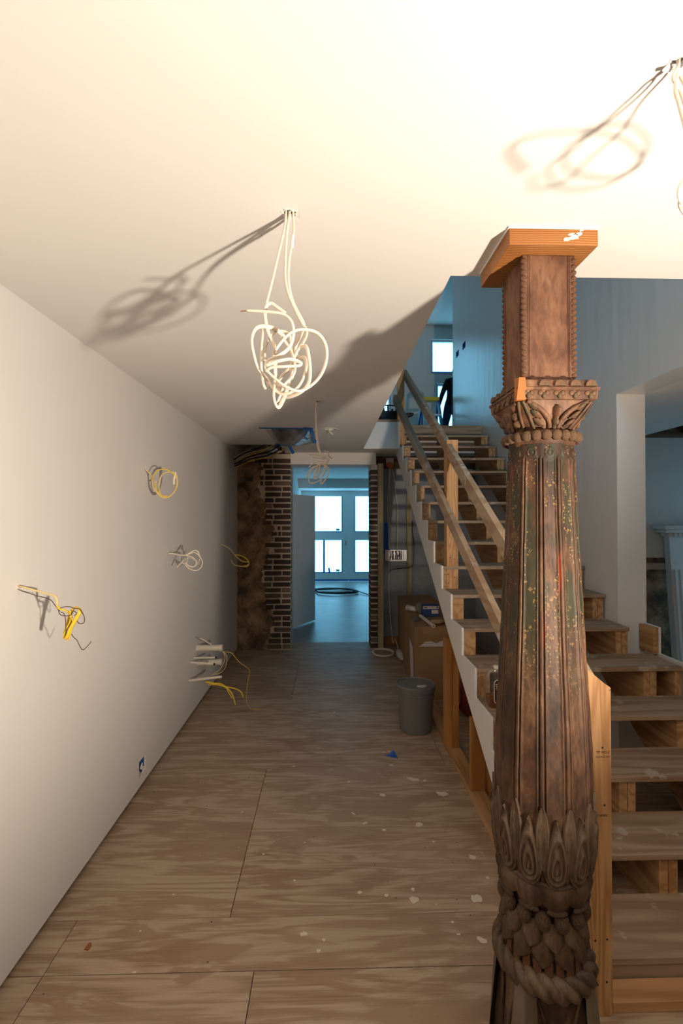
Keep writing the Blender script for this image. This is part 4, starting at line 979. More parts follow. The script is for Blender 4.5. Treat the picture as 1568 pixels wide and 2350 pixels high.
for q in ([(235, 235), (320, 270), (530, 335), (740, 395), (820, 480), (880, 560), (910, 640), (990, 665, .0), (1090, 650, -.015), (1130, 590, -.015), (1180, 620, -.01), (1150, 665, -.01)],
          [(900, 590), (915, 540), (1000, 515), (1090, 520), (1150, 548, -.01), (1230, 550, -.01), (1290, 640, -.01), (1312, 730, -.01), (1290, 785, 0), (1220, 785, .01), (1160, 700, .01)],
          [(920, 600, -.012), (975, 630, -.012), (1000, 720, -.012), (1005, 850, -.012), (1018, 940, -.012)],
          [(1100, 960, -.01), (1130, 1010, -.01), (1190, 1070, -.01), (1240, 1170, -.005), (1285, 1220, 0), (1350, 1170, 0), (1425, 1085, 0)]):
    MB().tube(zoomed(q, 10, 1320, 7.127, 1.83), 0.0016, 6, 1, 5).build('thin_wire', M['cable_brown'], w1, smooth=True)
w2 = thing('wall_wire', 'coiled loop of yellow and white cable high on the wall', 'wire', (XL, 3.11, 2.02))
wallhole(w2, 336, 1073)
fy = mat('pale_yellow_jacket', (0.84, 0.66, 0.30), 0.4)
for i, (q, m) in enumerate(([[(115, 235), (200, 310), (240, 400), (250, 480), (275, 590, -.02), (340, 680, -.02), (420, 760, -.02), (510, 780, -.01), (600, 740, .0), (690, 640, .02), (725, 500, .03), (715, 340, .03), (620, 285, .02), (480, 300, 0), (410, 380, -.02), (380, 500, -.02), (380, 640, 0), (440, 740, 0), (540, 750, 0)], fy],
          [[(240, 440), (280, 330, -.02), (370, 245, -.02), (500, 225, -.01), (600, 280, 0), (680, 340, .02), (725, 420, .03), (730, 520, .03), (690, 640, .02), (610, 730, .01), (500, 755, 0), (400, 720, -.01), (330, 620, -.02), (290, 470, -.02)], M['cable_yellow']],
          [[(285, 480), (350, 465, .01), (400, 420, .02), (430, 340, .02), (530, 285, .03), (650, 280, .03), (700, 300, .02), (670, 420, .02), (670, 520, .01)], M['cable']])):
    MB().tube(zoomed(q, 320, 1050, 8.394, 3.08), 0.0075, 8, 0.5, 6).build('cable', m, w2, smooth=True)
w3 = thing('wall_wire', 'bunch of thin white wires looped below the coiled yellow cable', 'wire', (XL, 3.526, 1.445))
wallhole(w3, 385, 1268)
for q, m, r in ([[(555, 1845), (640, 1850), (720, 1870), (800, 1880), (900, 1880), (1000, 1820), (1080, 1790), (1140, 1830), (1165, 1920)], M['cable'], .0075], [[(900, 1880), (980, 1850), (1060, 1830), (1140, 1880), (1210, 1990), (1200, 2100), (1120, 2170), (1030, 2170), (950, 2130), (880, 2060)], M['cable'], .006],
          [[(900, 1890), (1000, 1910), (1080, 1970), (1095, 2040), (1050, 2100), (960, 2090), (900, 2040), (830, 2040)], M['cable'], .006], [[(890, 1930), (820, 2010), (740, 2090), (720, 2120), (790, 2060), (900, 1960), (990, 1930), (1060, 1980)], M['cable'], .003],
          [[(860, 1880), (930, 1900), (930, 1990), (880, 2040)], M['cable'], .003], [[(1000, 2130, .02), (1100, 2080, .02), (1150, 2000, .02), (1160, 1950, .02)], M['cable'], .004], [[(900, 1880), (890, 1930), (860, 1980)], M['cable_brown'], .002], [[(860, 1860), (900, 1790)], M['cable_brown'], .002],
          [[(790, 1890), (790, 1990), (820, 2030)], M['cable'], .002]):
    MB().tube(zoomed(q, 320, 1050, 8.394, 3.50), r, 8, 0.6, 5).build('cable', m, w3, smooth=True)
w4 = thing('wall_wire', 'yellow cable loop hanging on the shaded wall beside the brick pier', 'wire', (XL, 5.266, 1.413))
wallhole(w4, 508, 1248)
for q, m, r in ([[(30, 1260), (90, 1290), (140, 1350), (190, 1390), (240, 1400), (235, 1420), (190, 1430), (130, 1420), (105, 1380)], fy, .009], [[(140, 1340), (190, 1350), (240, 1390), (235, 1430), (190, 1430)], M['cable_yellow'], .010],
                [[(120, 1310), (120, 1370), (160, 1400), (200, 1360), (150, 1330)], M['cable_brown'], .003], [[(150, 1420), (150, 1480), (180, 1530), (225, 1490), (240, 1420)], M['cable_brown'], .003]):
    MB().tube(zoomed(q, 500, 880, 3.409, 5.24), r, 8, 0.6, 5).build('cable', m, w4, smooth=True)

pg = thing('pipe_stubs', 'cluster of capped cream pipe stubs low on the wall with yellow cables', 'pipe stubs', (XL, 4.17, 0.45))
def stub(x0, y0, x1, y1, Y, r, capped, dark=False):
    d = at(x0, y0, 1.0) - Vector((0, 0, EYE)); a = Vector((0, 0, EYE)) + d * (XL / d.x)
    b = at(x1, y1, a.y); p = MB().tube([a, b], r, 16, 1.0, 1).build('pipe', M['pvc'], pg, smooth=False)
    if capped: MB().tube([b - (b - a) * 0.12, b + (b - a) * 0.01], r * 1.16, 16, 1.0, 1).build('end_cap', M['pvc'], p); MB().tube([a, a + (b - a) * 0.1], r * 1.15, 16, 1.0, 1).build('collar', M['pvc'], p)
    if dark: MB().tube([b, b + (b - a) * 0.07], r * 1.05, 12, 1.0, 1).build('rubber_plug', M['black'], p)
    return a
stub(452, 1487, 510, 1487, 4.3, 0.026, True); stub(454, 1521, 509, 1519, 4.3, 0.024, True)
stub(446, 1510, 494, 1509, 4.2, 0.0085, False, True); stub(437, 1520, 490, 1524, 4.1, 0.0085, False, True); stub(434, 1562, 509, 1553, 4.05, 0.0105, False)
for q, m, r in ([[(420, 180), (480, 200), (540, 240), (610, 280)], M['cable'], .007], [[(800, 395), (860, 400), (940, 420), (1000, 490), (1080, 580), (1200, 660), (1235, 720), (1200, 920), (1180, 1120), (1200, 1260), (1260, 1330), (1400, 1335)], M['cable_yellow'], .0028],
                [[(795, 390), (830, 480), (810, 580), (740, 690), (620, 780)], fy, .003], [[(810, 400), (865, 500), (840, 640), (760, 740), (640, 770)], fy, .003],
                [[(520, 880), (640, 910), (760, 920), (850, 970), (960, 990), (1080, 1040), (1130, 1140)], M['cable_yellow'], .008], [[(520, 900), (680, 930), (800, 960), (900, 1020), (960, 1120), (1000, 1260)], M['cable_yellow'], .008], [[(560, 940), (720, 940), (840, 980), (900, 1080), (950, 1160)], M['cable_yellow'], .006]):
    MB().tube(zoomed(q, 400, 1440, 7.127, 4.12), r, 8, 0.6, 5).build('cable', m, pg, smooth=True)

ob = thing('outlet_box', 'blue outlet box cut into the wall just above the floor', 'outlet box', (XL, 3.06, 0.135))
MB().box(XL - .062, XL - .060, 3.06, 3.13, 0.09, 0.185).build('box_back', M['bluebox'], ob)
bx_ = MB()
for q in ((3.058, 3.060, .09, .185), (3.130, 3.132, .09, .185), (3.058, 3.132, .088, .090), (3.058, 3.132, .185, .187)): bx_.box(XL - .060, XL - .0145, *q)
bx_.build('box_side', M['bluebox'], ob)
for k in range(3): MB().tube([(XL - .055, 3.05 + k * .012, .12), (XL + .003, 3.03 + k * .012, .10), (XL + .012, 3.04 + k * .014, .13), (XL + .008, 3.02 + k * .012, .145), (XL + .006, 3.05, .165)], 0.004, 6, .6).build('wire', M['cable'], ob, smooth=True)

# ------------------------------------------------------------------ things on the floor and under the stair
bk = thing('bucket', 'grey plastic paint bucket with a lid standing by the stair studs', 'bucket', (0.70, 3.86, 0))
MB().lathe([(0.0, 0.0), (0.124, 0.0), (0.128, 0.006), (0.143, 0.27), (0.148, 0.272), (0.148, 0.285), (0.144, 0.287), (0.1445, 0.30), (0.150, 0.302), (0.150, 0.312), (0.146, 0.315), (0.146, 0.345), (0.0, 0.345)], 48, (0.70, 3.86, 0.0005)).build('pail', M['bucket'], bk, smooth=False)
ld = MB().lathe([(0.149, 0.322), (0.156, 0.324), (0.157, 0.362), (0.152, 0.368), (0.146, 0.367), (0.142, 0.360), (0.0, 0.360)], 48, (0.70, 3.86, 0)).build('lid', M['bucket'], bk)
MB().prism(blob(0.745, 3.80, .030, 1.5, 0.1, seed=4), lambda u, v, a: (u, v, a), 0.3604, 0.364).build('paint_blot', M['paper'], ld)
for k in range(10):
    a = k * PI / 5; MB().box(0.70 + 0.157 * math.cos(a) - .002, 0.70 + 0.157 * math.cos(a) + .002, 3.86 + 0.157 * math.sin(a) - .002, 3.86 + 0.157 * math.sin(a) + .002, .335, .36).build('lid_tab', M['bucket'], ld)

# long carton with a torn end, other carton behind the studs
bxo = thing('cardboard_carton', 'long brown carton with a torn flap standing under the stair', 'carton', (0.93, 5.3, 0))
def quadbox(P, z0, z1): return MB().add([(x, y, z0) for x, y in P] + [(x, y, z1) for x, y in P], [(3, 2, 1, 0), (4, 5, 6, 7)] + [(i, (i + 1) % 4, (i + 1) % 4 + 4, i + 4) for i in range(4)])
CP = [(0.800, 4.46), (1.30, 4.46), (1.34, 6.26), (0.905, 6.26)]
quadbox(CP, 0.0, 0.50).build('body', M['cardboard'], bxo, bevel=0.004)
quadbox([(0.800, 4.455), (1.30, 4.455), (1.34, 6.265), (0.903, 6.265)], 0.501, 0.683).build('upper_tray', M['cardboard'], bxo, bevel=0.004)
MB().prism([(0.83, 0.50), (1.10, 0.50), (1.10, 0.56), (1.05, 0.55), (1.0, 0.528), (0.95, 0.55), (0.90, 0.545), (0.86, 0.51)], lambda u, v, a: (u, a, v), 4.449, 4.453).build('torn_paper', M['paper'], bxo)
MB().prism([(4.50, 0.08), (4.72, 0.10), (4.85, 0.48), (4.56, 0.46)], lambda u, v, a: (0.797 + (u - 4.46) * 0.058 - 0.003 + a, u, v), 0, 0.002).build('shipping_label', M['paper'], bxo)
pr_ = thing('paper_roll', 'white paper roll lying on the long carton', 'paper roll', (0.93, 4.58, 0.684))
a, b = Vector((0.965, 4.40, 0.7015)), Vector((0.93, 4.86, 0.7015))
MB().tube([a, b], 0.0175, 18, 1, 1).build('roll', M['paper'], pr_); MB().tube([a + Vector((0, -.001, 0)), a + Vector((0, .002, 0))], 0.010, 12, 1, 1).build('core_hole', M['cardboard'], pr_)
bb = thing('blue_box', 'small blue and white printed box on the long carton', 'box', (1.04, 4.95, 0.684))
MB().box(0.965, 1.13, 4.90, 4.99, 0.684, 0.80).build('carton', mat('blue_print', (0.015, 0.05, 0.20), .5), bb, bevel=.002)
MB().box(0.966, 1.129, 4.8975, 4.8995, 0.762, 0.792).build('printed_band', M['paper'], bb); MB().box(1.055, 1.122, 4.8975, 4.8995, 0.715, 0.752).build('printed_panel', M['paper'], bb)
MB().box(0.975, 1.01, 4.8962, 4.8973, 0.773, 0.781).build('printed_line', M['black'], bb); MB().box(1.105, 1.12, 4.8962, 4.8973, 0.771, 0.784).build('printed_mark', M['black'], bb)
cu = thing('paper_cup', 'white paper cup tipped over on the long carton', 'cup', (0.89, 5.1, 0.684))
c0 = Vector((0.862, 5.22, 0.716)); MB().tube([c0, c0 + Vector((0.085, -0.10, 0.0))], [0.031, 0.030, 0.026, 0.022], 16, 1, 1).build('cup_body', M['paper'], cu, smooth=True); MB().tube([c0 - Vector((.004, -.005, 0)), c0 + Vector((.002, -.002, 0))], 0.0325, 16, 1, 1).build('rim', M['paper'], cu)
fo = thing('foam_lump', 'tan lump of packing foam on the front of the long carton', 'foam', (1.02, 4.55, 0.684))
MB().ball((1.03, 4.56, 0.708), 0.065, 0.05, 0.024, 16, 8).build('lump', mat('tan_foam', (0.42, 0.27, 0.15), .9), fo, smooth=True)
MB().ball((1.075, 4.59, 0.703), 0.04, 0.04, 0.019, 14, 8).build('lump', bpy.data.materials['tan_foam'], fo, smooth=True)
pb = thing('plastic_bag', 'crumpled clear plastic bag behind the paper roll', 'plastic bag', (0.95, 5.02, 0.684))
def crump(u, v):
    a = u * 2 * PI; b = v * PI; r = 1 + 0.16 * math.sin(7 * a + 3 * b) * math.sin(b * 5) + 0.1 * math.sin(13 * a)
    return (0.965 + 0.045 * r * math.cos(a) * math.sin(b), 5.06 + 0.045 * r * math.sin(a) * math.sin(b), 0.684 + 0.06 * (1 - math.cos(b)) * (0.9 + 0.1 * math.sin(5 * a)))
MB().grid(crump, 40, 18, True).build('bag', M['plastic'], pb)
gp = thing('gloves', 'grey work glove lying beside the paper cup', 'glove', (0.885, 4.85, 0.684))
MB().ball((0.868, 4.80, 0.698), 0.024, 0.05, 0.013, 14, 8).build('palm', M['bucket'], gp, smooth=True)
for k in range(4): MB().tube([(0.851 + k * .010, 4.76, 0.696), (0.845 + k * .010, 4.70, 0.697), (0.842 + k * .010, 4.66 + .008 * abs(k - 1.5), 0.693)], [0.0085, 0.008, 0.006], 8, 1, 3).build('finger', M['bucket'], gp, smooth=True)
MB().tube([(0.885, 4.79, 0.696), (0.893, 4.76, 0.697), (0.895, 4.73, 0.693)], [0.009, 0.008, 0.006], 8, 1, 3).build('thumb', M['bucket'], gp, smooth=True)

jg = thing('red_jug', 'white jug with a red label half hidden behind the double stud', 'jug', (1.03, 4.06, 0))
MB().lathe([(0.0, 0.0), (0.044, 0.0), (0.047, 0.01), (0.047, 0.20), (0.040, 0.235), (0.016, 0.265), (0.016, 0.285), (0.0, 0.285)], 24, (1.03, 4.06, 0.0005)).build('bottle', M['paper'], jg, smooth=True)
MB().lathe([(0.0475, 0.03), (0.0478, 0.03), (0.0478, 0.19), (0.0475, 0.19)], 24, (1.03, 4.06, 0), cap=False).build('label_band', M['red'], jg); MB().lathe([(0.018, 0.285), (0.018, 0.305), (0, 0.305)], 16, (1.03, 4.06, 0)).build('screw_cap', M['red'], jg)
rb = thing('sack', 'dark red and green paper sack slumped behind the stair studs', 'sack', (1.29, 4.12, 0))
def sack(u, v):
    a = u * 2 * PI; z = v; r = (1 - 0.25 * z) * (1 + 0.06 * math.sin(3 * a + 9 * z)) * (math.sin(min(1, z * 9 + .1) * PI / 2)); k = 2.6
    e = r / ((abs(math.cos(a)) ** k + abs(math.sin(a)) ** k) ** (1 / k))
    if v > .97: e *= .3
    return (1.29 + 0.17 * e * math.cos(a), 4.12 + 0.12 * e * math.sin(a), 0.001 + 0.40 * z)
MB().grid(sack, 40, 20, True).build('sack_body', mat('dark_red_sack', (0.13, 0.018, 0.02), .6), rb, smooth=True)

# electrics on the block wall
eb = thing('junction_box', 'open steel junction box full of wires on the block wall', 'junction box', (0.9, 6.42, 1.19))
fr = MB(); ex0, ex1, ez0, ez1, ey = 0.755, 1.043, 1.119, 1.265, 6.40
for q in ((ex0, ex0 + .055, ez0, ez1), (ex1 - .04, ex1, ez0, ez1), (ex0 + .055, ex1 - .04, ez1 - .008, ez1), (ex0 + .055, ex1 - .04, ez0, ez0 + .008)): fr.box(q[0], q[1], ey, ey + .06, q[2], q[3])
fr.build('frame', M['steel'], eb); MB().box(ex0 + .055, ex1 - .04, ey + .045, ey + .06, ez0 + .008, ez1 - .008).build('box_back', M['steel'], eb)
for k in range(12):
    x = ex0 + .065 + k * .0145; rr = random.Random(k)
    MB().tube([(x, ey + .04, ez0 + .012), (x + rr.uniform(-.02, .02), ey + .012, ez0 + .05), (x + rr.uniform(-.02, .02), ey + .02, ez0 + .09), (x, ey + .04, ez1 - .012)], 0.005, 6, 1, 4).build('wire', [M['cable_brown'], M['cable'], M['black']][k % 3], eb, smooth=True)
wc = thing('wall_cables', 'white cables dropping from a patched beam into the junction box', 'cables', (0.85, 6.38, 1.27))
q = lambda L: zoomed(L, 860, 1030, 8.7, 6.39)
for L, m, r in ([[(305, 380), (290, 600), (270, 900), (265, 1200), (275, 1500), (285, 1800), (300, 2030)], 'cable', .006], [[(310, 380), (300, 700), (305, 1100), (300, 1500), (285, 1900), (305, 2030)], 'cable', .006],
                [[(340, 380), (390, 560), (420, 880), (455, 1160), (460, 1500), (450, 2030)], 'cable', .007], [[(755, 1440), (760, 1700), (790, 1850), (780, 2300)], 'cable_black', .005], [[(745, 1450), (740, 1600), (775, 1800), (780, 1900)], 'cable_black', .004]):
    MB().tube(q(L), r, 8, .6, 5).build('cable', M[m], wc, smooth=True)
MB().ball(q([(305, 330)])[0], 0.05, 0.03, 0.045, 10, 7).build('foam_blob', mat('orange_fire_foam', (0.55, 0.17, 0.07), .8), wc, smooth=True)
p = q([(305, 250)])[0]; MB().box(p.x - .05, p.x + .05, p.y, p.y + .03, p.z - .045, p.z + .045).build('white_clamp', M['paper'], wc)
p = q([(245, 1780)])[0]; MB().box(p.x - .028, p.x + .028, 6.452, 6.455, p.z - .22, p.z + .20).build('tape_strip', M['bluetape'], wc)
lc = thing('floor_cord', 'thin white cord running down the block wall to a coil on the floor', 'cord', (0.85, 6.3, 0))
MB().tube([at(893, 1290, 6.39), at(892, 1340, 6.39), at(895, 1400, 6.38), at(899, 1450, 6.37), at(902, 1475, 6.33), Vector((0.86, 6.2, 0.12)), Vector((0.875, 6.05, 0.055))], 0.006, 8, .8, 5).build('cord', M['cable'], lc, smooth=True)
cc = [(0.68 + .13 * math.cos(k * PI / 6), 5.98 + .16 * math.sin(k * PI / 6), 0.012 + 0.004 * k / 6) for k in range(0, 20)]
MB().tube(cc, 0.010, 8, 1, 3).build('coil', M['cable'], lc, smooth=True)
MB().ball((0.86, 5.75, 0.055), 0.045, 0.19, 0.05, 14, 8).build('cloth_wrap', M['paper'], lc, smooth=True)
bc = thing('black_cord', 'thin black cord crossing the block wall below the junction box', 'cord', (0.95, 6.4, 0.9))
MB().tube([at(893, 1315, 6.41), at(900, 1307, 6.40), at(920, 1304, 6.395), at(940, 1302, 6.395), at(948, 1296, 6.395)], 0.006, 8, 1, 5).build('cord', M['cable_black'], bc, smooth=True)

# blue scrap and wood chip on the plywood
bs = thing('tape_scrap', 'crumpled scrap of blue tape on the plywood floor', 'tape scrap', (0.45, 3.42, 0))
MB().add([(0.39, 3.435, .001), (0.44, 3.44, .006), (0.455, 3.475, .012), (0.475, 3.40, .004), (0.49, 3.385, .001), (0.455, 3.40, .018), (0.47, 3.46, .02), (0.44, 3.41, .001)], [(0, 1, 7), (1, 2, 5), (1, 5, 7), (2, 6, 5), (5, 6, 3), (5, 3, 7), (3, 6, 4), (3, 4, 7)]).build('scrap', M['bluetape'], bs)
ch = thing('wood_chip', 'small orange wood chip on the plywood near the left wall', 'wood chip', (-0.951, 1.943, 0))
MB().prism([(-.962, 1.93), (-.944, 1.926), (-.940, 1.945), (-.948, 1.960), (-.958, 1.956)], lambda u, v, a: (u, v, a), 0.0003, 0.004).build('chip', M['cap'], ch)

# bottle on the stair
bo = thing('liquor_bottle', 'flat clear flask of amber liquor with a dark oval label on a stair tread', 'bottle', (0.948, 2.70, Z0))
BC = Vector((0.948, 2.70, Z0 + 0.0005))
def flask(w, d, z0, z1, m, name, parent, top=False):
    def fn(u, v):
        a = u * 2 * PI; z = z0 + (z1 - z0) * v; q = z / 0.225
        r = math.sqrt(max(0.0, 1 - (1 - min(1, q / 0.30)) ** 2.2)) * 0.45 + 0.55 if q < 0.30 else 1.0
        if q > 0.72: r = 1 - (1 - math.sqrt(max(0, 1 - ((q - .72) / .28) ** 2))) * 0.78
        k = 2.6; c, s_ = math.cos(a), math.sin(a); e = 1 / ((abs(c) ** k + abs(s_) ** k) ** (1 / k))
        return (BC.x + w * r * e * c, BC.y + d * (0.6 + 0.4 * r) * e * s_, BC.z + z)
    b = MB().grid(fn, 40, 30, True); n = len(b.v); b.f += [tuple(range(39, -1, -1)), tuple(range(n - 40, n))]
    return b.build(name, m, parent, smooth=True)
flask(0.062, 0.026, 0.0, 0.225, M['bottleglass'], 'glass', bo); flask(0.058, 0.0225, 0.004, 0.075, M['liquor'], 'liquor', bo)
MB().lathe([(0.014, 0.218), (0.014, 0.226), (0.015, 0.227), (0.015, 0.234), (0, 0.234)], 20, BC).build('cap', M['pvc'], bo)
def pill(w, h, y, cz): return [(w * math.cos(a), cz + (h if math.sin(a) >= 0 else -h) + w * math.sin(a)) for a in [2 * PI * k / 28 for k in range(28)]]
lb = MB().prism(pill(0.0235, 0.045, 0, 0.095), lambda u, v, a: (BC.x + u, BC.y + a, BC.z + v), -0.0300, -0.0285).build('label_border', M['pvc'], bo)
MB().prism(pill(0.0200, 0.0445, 0, 0.095), lambda u, v, a: (BC.x + u, BC.y + a, BC.z + v), -0.0312, -0.0301).build('label_face', mat('dark_maroon_label', (0.035, 0.008, 0.010), .5), lb)
for zz, ww, hh_ in ((0.137, .016, .0022), (0.128, .014, .0012), (0.122, .012, .0012), (0.115, .015, .0008), (0.108, .012, .0008)):
    MB().box(BC.x - ww, BC.x + ww, BC.y - .0318, BC.y - .0313, BC.z + zz - hh_, BC.z + zz + hh_).build('print_line', M['paper'], lb)
MB().prism([(.008 * math.cos(2 * PI * k / 16), 0.075 + .008 * math.sin(2 * PI * k / 16)) for k in range(16)], lambda u, v, a: (BC.x + u, BC.y + a, BC.z + v), -0.0320, -0.0313).build('round_seal', M['pvc'], lb)

# black cord on the floor of the back room
fc = thing('extension_cord', 'black extension cord looped on the concrete floor beyond the doorway', 'cord', (0.1, 10.8, 0))
pts = [Vector((0.15 + (.42 + .05 * (k % 5)) * math.cos(k * PI / 5), 10.9 + (.30 + .04 * (k % 3)) * math.sin(k * PI / 5), 0.018 + .0012 * k)) for k in range(32)] + [Vector((0.8, 10.6, .02)), Vector((1.1, 10.1, .014)), Vector((1.6, 9.7, .014))]
MB().tube(pts, 0.013, 8, 1, 4).build('cord', M['cable_black'], fc, smooth=True)

# blue tarp stuffed under the head of the stair
tb = thing('blue_tarp', 'blue tarpaulin bundle hanging under the head of the stair', 'tarpaulin', (1.75, 6.3, 2.1))
def tarp(u, v):
    a = u * 2 * PI; b = v * PI; r = 1 + .15 * math.sin(5 * a + 2 * b)
    return (1.74 + .16 * r * math.cos(a) * math.sin(b), 6.28 + .09 * r * math.sin(a) * math.sin(b), 2.12 + .20 * math.cos(b) * (1 + .1 * math.sin(3 * a)))
MB().grid(tarp, 32, 18, True).build('bundle', M['tarp'], tb, smooth=True)
MB().tube([(1.74, 6.28, 2.31), (1.72, 6.30, 2.45), (1.74, 6.30, CZ)], 0.006, 8).build('tie', M['cable_black'], tb)

# ------------------------------------------------------------------ side room mantel
mn = thing('mantelpiece', 'white wooden fireplace mantel leaning against the side room wall', 'mantelpiece', (4.2, 4.9, 0))
tilt = 0.085
def lean(x, d, z): return (x, 5.02 - d - tilt * (1.62 - z), z)     # d: distance out from the leaning back plane
def mbox(x0, x1, d0, d1, z0, z1):
    P = [lean(x, d, z) for z in (z0, z1) for x, d in ((x0, d1), (x1, d1), (x1, d0), (x0, d0))]
    return MB().add(P, [(3, 2, 1, 0), (4, 5, 6, 7)] + [(i, (i + 1) % 4, (i + 1) % 4 + 4, i + 4) for i in range(4)])
m0 = 3.50
mbox(m0 - .06, 5.0, 0, 0.20, 1.58, 1.62).build('shelf', M['trimwhite'], mn, bevel=.004); mbox(m0 - .02, 4.97, 0, 0.15, 1.54, 1.58).build('cornice', M['trimwhite'], mn, bevel=.006); mbox(m0 + .03, 4.95, 0, 0.12, 1.50, 1.54).build('bed_mould', M['trimwhite'], mn, bevel=.006)
mbox(m0 + .06, 4.92, 0, 0.08, 1.22, 1.50).build('frieze', M['trimwhite'], mn, bevel=.003)
for k in range(28): mbox(m0 + .08 + k * .05, m0 + .105 + k * .05, 0.121, 0.14, 1.505, 1.535).build('dentil', M['trimwhite'], mn)
for x in (m0 + .06, 4.66):
    mbox(x, x + .26, 0, 0.085, 0.0, 1.22).build('pilaster', M['trimwhite'], mn, bevel=.003)
    for k in range(4): mbox(x + .03 + k * .055, x + .055 + k * .055, .0855, .10, .22, 1.16).build('reed', M['trimwhite'], mn)
    mbox(x - .015, x + .275, 0, 0.11, 0.0, 0.18).build('plinth_block', M['trimwhite'], mn)

# ------------------------------------------------------------------ upstairs clutter and person
tbg = thing('tool_bag', 'black open tool bag with tools on the upstairs landing', 'tool bag', (0.80, 6.25, UF))
MB().box(0.64, 0.93, 6.15, 6.38, UF + .001, UF + .19).build('bag_body', M['black'], tbg, bevel=.02); MB().box(0.66, 0.91, 6.143, 6.15, UF + .02, UF + .10).build('front_pocket', M['black'], tbg, bevel=.005)
MB().box(0.68, 0.78, 6.138, 6.143, UF + .012, UF + .03).build('yellow_badge', M['yellow'], tbg)
MB().tube([(0.66, 6.26, UF + .19), (0.68, 6.26, UF + .27), (0.89, 6.26, UF + .27), (0.91, 6.26, UF + .19)], 0.010, 8, 1, 5).build('handle', M['black'], tbg, smooth=True)
for k in range(5): MB().beam((0.68 + k * .05, 6.28, UF + .15), (0.66 + k * .06, 6.30, UF + .24 + .02 * (k % 3)), .02, .025).build('tool_grip', M['black'], tbg)
dr = thing('power_drill', 'black cordless drill lying beside the top post upstairs', 'drill', (1.03, 6.3, UF))
MB().tube([(0.97, 6.3, UF + .15), (1.05, 6.3, UF + .16), (1.12, 6.28, UF + .175)], [.035, .034, .03, .016], 12, 1, 4).build('motor_body', M['black'], dr, smooth=True); MB().beam((0.99, 6.3, UF + .14), (0.97, 6.3, UF + .03), .04, .05, (1, 0, 0)).build('grip', M['black'], dr, bevel=.006); MB().box(0.93, 1.03, 6.25, 6.35, UF + .001, UF + .045).build('battery', M['black'], dr, bevel=.006)
MB().tube([(1.12, 6.28, UF + .175), (1.17, 6.27, UF + .20)], .006, 8, 1, 1).build('bit', M['steel'], dr)
sl = thing('step_ladder', 'blue step ladder with a yellow top cap standing upstairs', 'ladder', (1.71, 8.1, UF))
MB().box(1.57, 1.85, 7.95, 8.10, 3.66, 3.72).build('top_cap', M['yellow'], sl, bevel=.01)
for x, d in ((1.575, -.06), (1.83, .06)):
    MB().beam((x + .01, 8.0, 3.66), (x + d, 7.78, UF), .03, .06).build('rail', M['ladderblue'], sl); MB().beam((x + .01, 8.07, 3.66), (x + d, 8.45, UF), .03, .05).build('rear_rail', M['ladderblue'], sl)
for k in range(1, 3):
    t_ = k / 3; z = 3.66 - t_ * (3.66 - UF); y = 8.0 - .22 * t_; MB().box(1.58 - .05 * t_, 1.85 + .05 * t_, y - .04, y + .04, z - .012, z + .012).build('step', M['alu'], sl)
for i, (x, y, h_) in enumerate(((1.16, 6.45, .06), (1.36, 6.50, .06))):
    tn = thing('small_carton', 'small grey carton on the upstairs landing ' + ('between the two stair rails' if i == 0 else 'near the step ladder'), 'carton', (x, y, UF), 'small cartons on the landing')
    MB().box(x - .04, x + .04, y, y + .06, UF + .001, UF + h_).build('box_body', M['bucket'], tn); MB().box(x - .041, x + .041, y - .001, y + .061, UF + h_ - .015, UF + h_ + .001).build('lid', M['black'], tn)

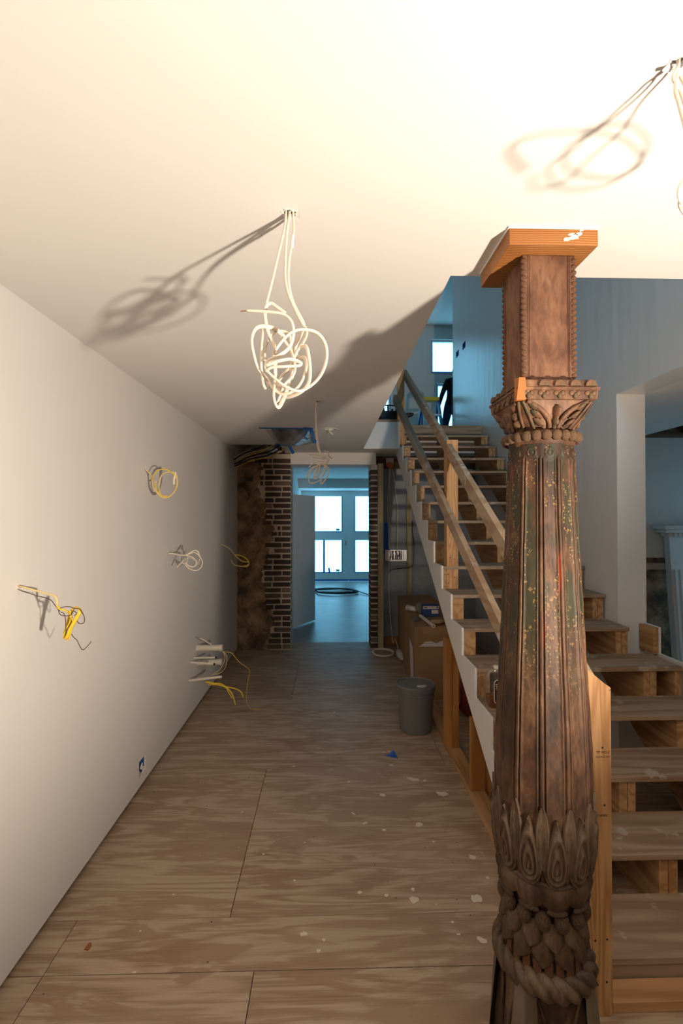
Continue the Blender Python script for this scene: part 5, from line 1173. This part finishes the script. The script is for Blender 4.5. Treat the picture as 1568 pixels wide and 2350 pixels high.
def person():
    o = thing('person', 'person in a dark sweater and jeans standing upstairs with back turned', 'person', (2.27, 9.1, UF))
    V = []; E = []; Rr = []
    def add(p, r, par=None):
        V.append(Vector(p)); Rr.append(r)
        if par is not None: E.append((par, len(V) - 1))
        return len(V) - 1
    pel = add((0, 0, .95), (.155, .11)); wa = add((0, .0, 1.08), (.145, .10), pel); chst = add((0, .02, 1.28), (.175, .115), wa); shl = add((0, .015, 1.42), (.15, .09), chst)
    nk = add((0, .0, 1.50), (.06, .06), shl); hd = add((0, -.02, 1.60), (.078, .092), nk); hd2 = add((0, -.03, 1.70), (.078, .09), hd); add((0, -.025, 1.755), (.05, .06), hd2)
    for s in (-1, 1):
        sh = add((s * .175, .015, 1.40), (.066, .066), shl); el = add((s * .255, .02, 1.13), (.048, .048), sh); wr = add((s * .265, -.06, .90), (.032, .032), el)
        hnd = add((s * .262, -.085, .82), (.036, .022), wr)
        for k in range(4):
            f0 = add((s * .262 + 0.0, -.115 + k * .021, .765), (.009, .009), hnd); f1_ = add((s * .258, -.118 + k * .020, .73), (.0085, .0085), f0); add((s * .250, -.112 + k * .018, .70 + .006 * abs(k - 1.5)), (.007, .007), f1_)
        t0 = add((s * .25, -.13, .80), (.010, .010), hnd); add((s * .245, -.145, .765), (.008, .008), t0)
        hp = add((s * .095, 0, .88), (.092, .10), pel); kn_ = add((s * .11, -.015, .50), (.062, .062), hp); an = add((s * .115, .02, .11), (.043, .045), kn_)
        he = add((s * .115, .03, .05), (.042, .045), an); add((s * .125, -.14, .035), (.042, .032), he)
    me = bpy.data.meshes.new('body'); me.from_pydata([tuple(v) for v in V], E, []); b = bpy.data.objects.new('body', me); col.objects.link(b)
    sk_ = b.modifiers.new('skin', 'SKIN'); su = b.modifiers.new('sub', 'SUBSURF'); su.levels = 2; su.render_levels = 2
    for i, r in enumerate(Rr): me.skin_vertices[0].data[i].radius = r
    me.skin_vertices[0].data[0].use_root = True
    dg = bpy.context.evaluated_depsgraph_get(); m2 = bpy.data.meshes.new_from_object(b.evaluated_get(dg)); bpy.data.objects.remove(b)
    m2.materials.clear()
    for m in (mat('dark_sweater', (0.012, 0.014, 0.022), .9), mat('blue_jeans', (0.02, 0.045, 0.10), .85), mat('skin', (0.52, 0.30, 0.21), .55), mat('brown_hair', (0.05, 0.03, 0.02), .7), mat('boots', (0.03, 0.022, 0.018), .7)): m2.materials.append(m)
    for p in m2.polygons:
        c = p.center; p.use_smooth = True
        arm = abs(c.x) > .20
        if c.z > 1.63 or (c.z > 1.53 and c.y > -.02): p.material_index = 3
        elif c.z > 1.49: p.material_index = 2
        elif arm and c.z < .90 and c.z > .66: p.material_index = 2
        elif c.z < .10: p.material_index = 4
        elif c.z < .93 and not arm: p.material_index = 1
        else: p.material_index = 0
        if c.y < -.075 and c.z > 1.55 and c.z < 1.70: p.material_index = 2
    bo_ = bpy.data.objects.new('body', m2); col.objects.link(bo_); bo_.parent = o
    fm = m2.materials[2]
    for nm, x, z, rx, rz, m in (('eye', -.03, 1.635, .012, .008, M['paper']), ('eye', .03, 1.635, .012, .008, M['paper']), ('mouth', 0, 1.572, .022, .005, M['red'])):
        part(MB().ball((x, -.108, z), rx, .006, rz, 10, 6), nm, m, bo_, smooth=True)
    part(MB().ball((0, -.115, 1.605), .013, .018, .022, 10, 6), 'nose', fm, bo_, smooth=True)
    for s in (-1, 1): part(MB().ball((s * .080, -.015, 1.615), .009, .02, .03, 10, 6), 'ear', fm, bo_, smooth=True)
    o.rotation_euler = (0, -0.12, PI + 0.2); return o
person()
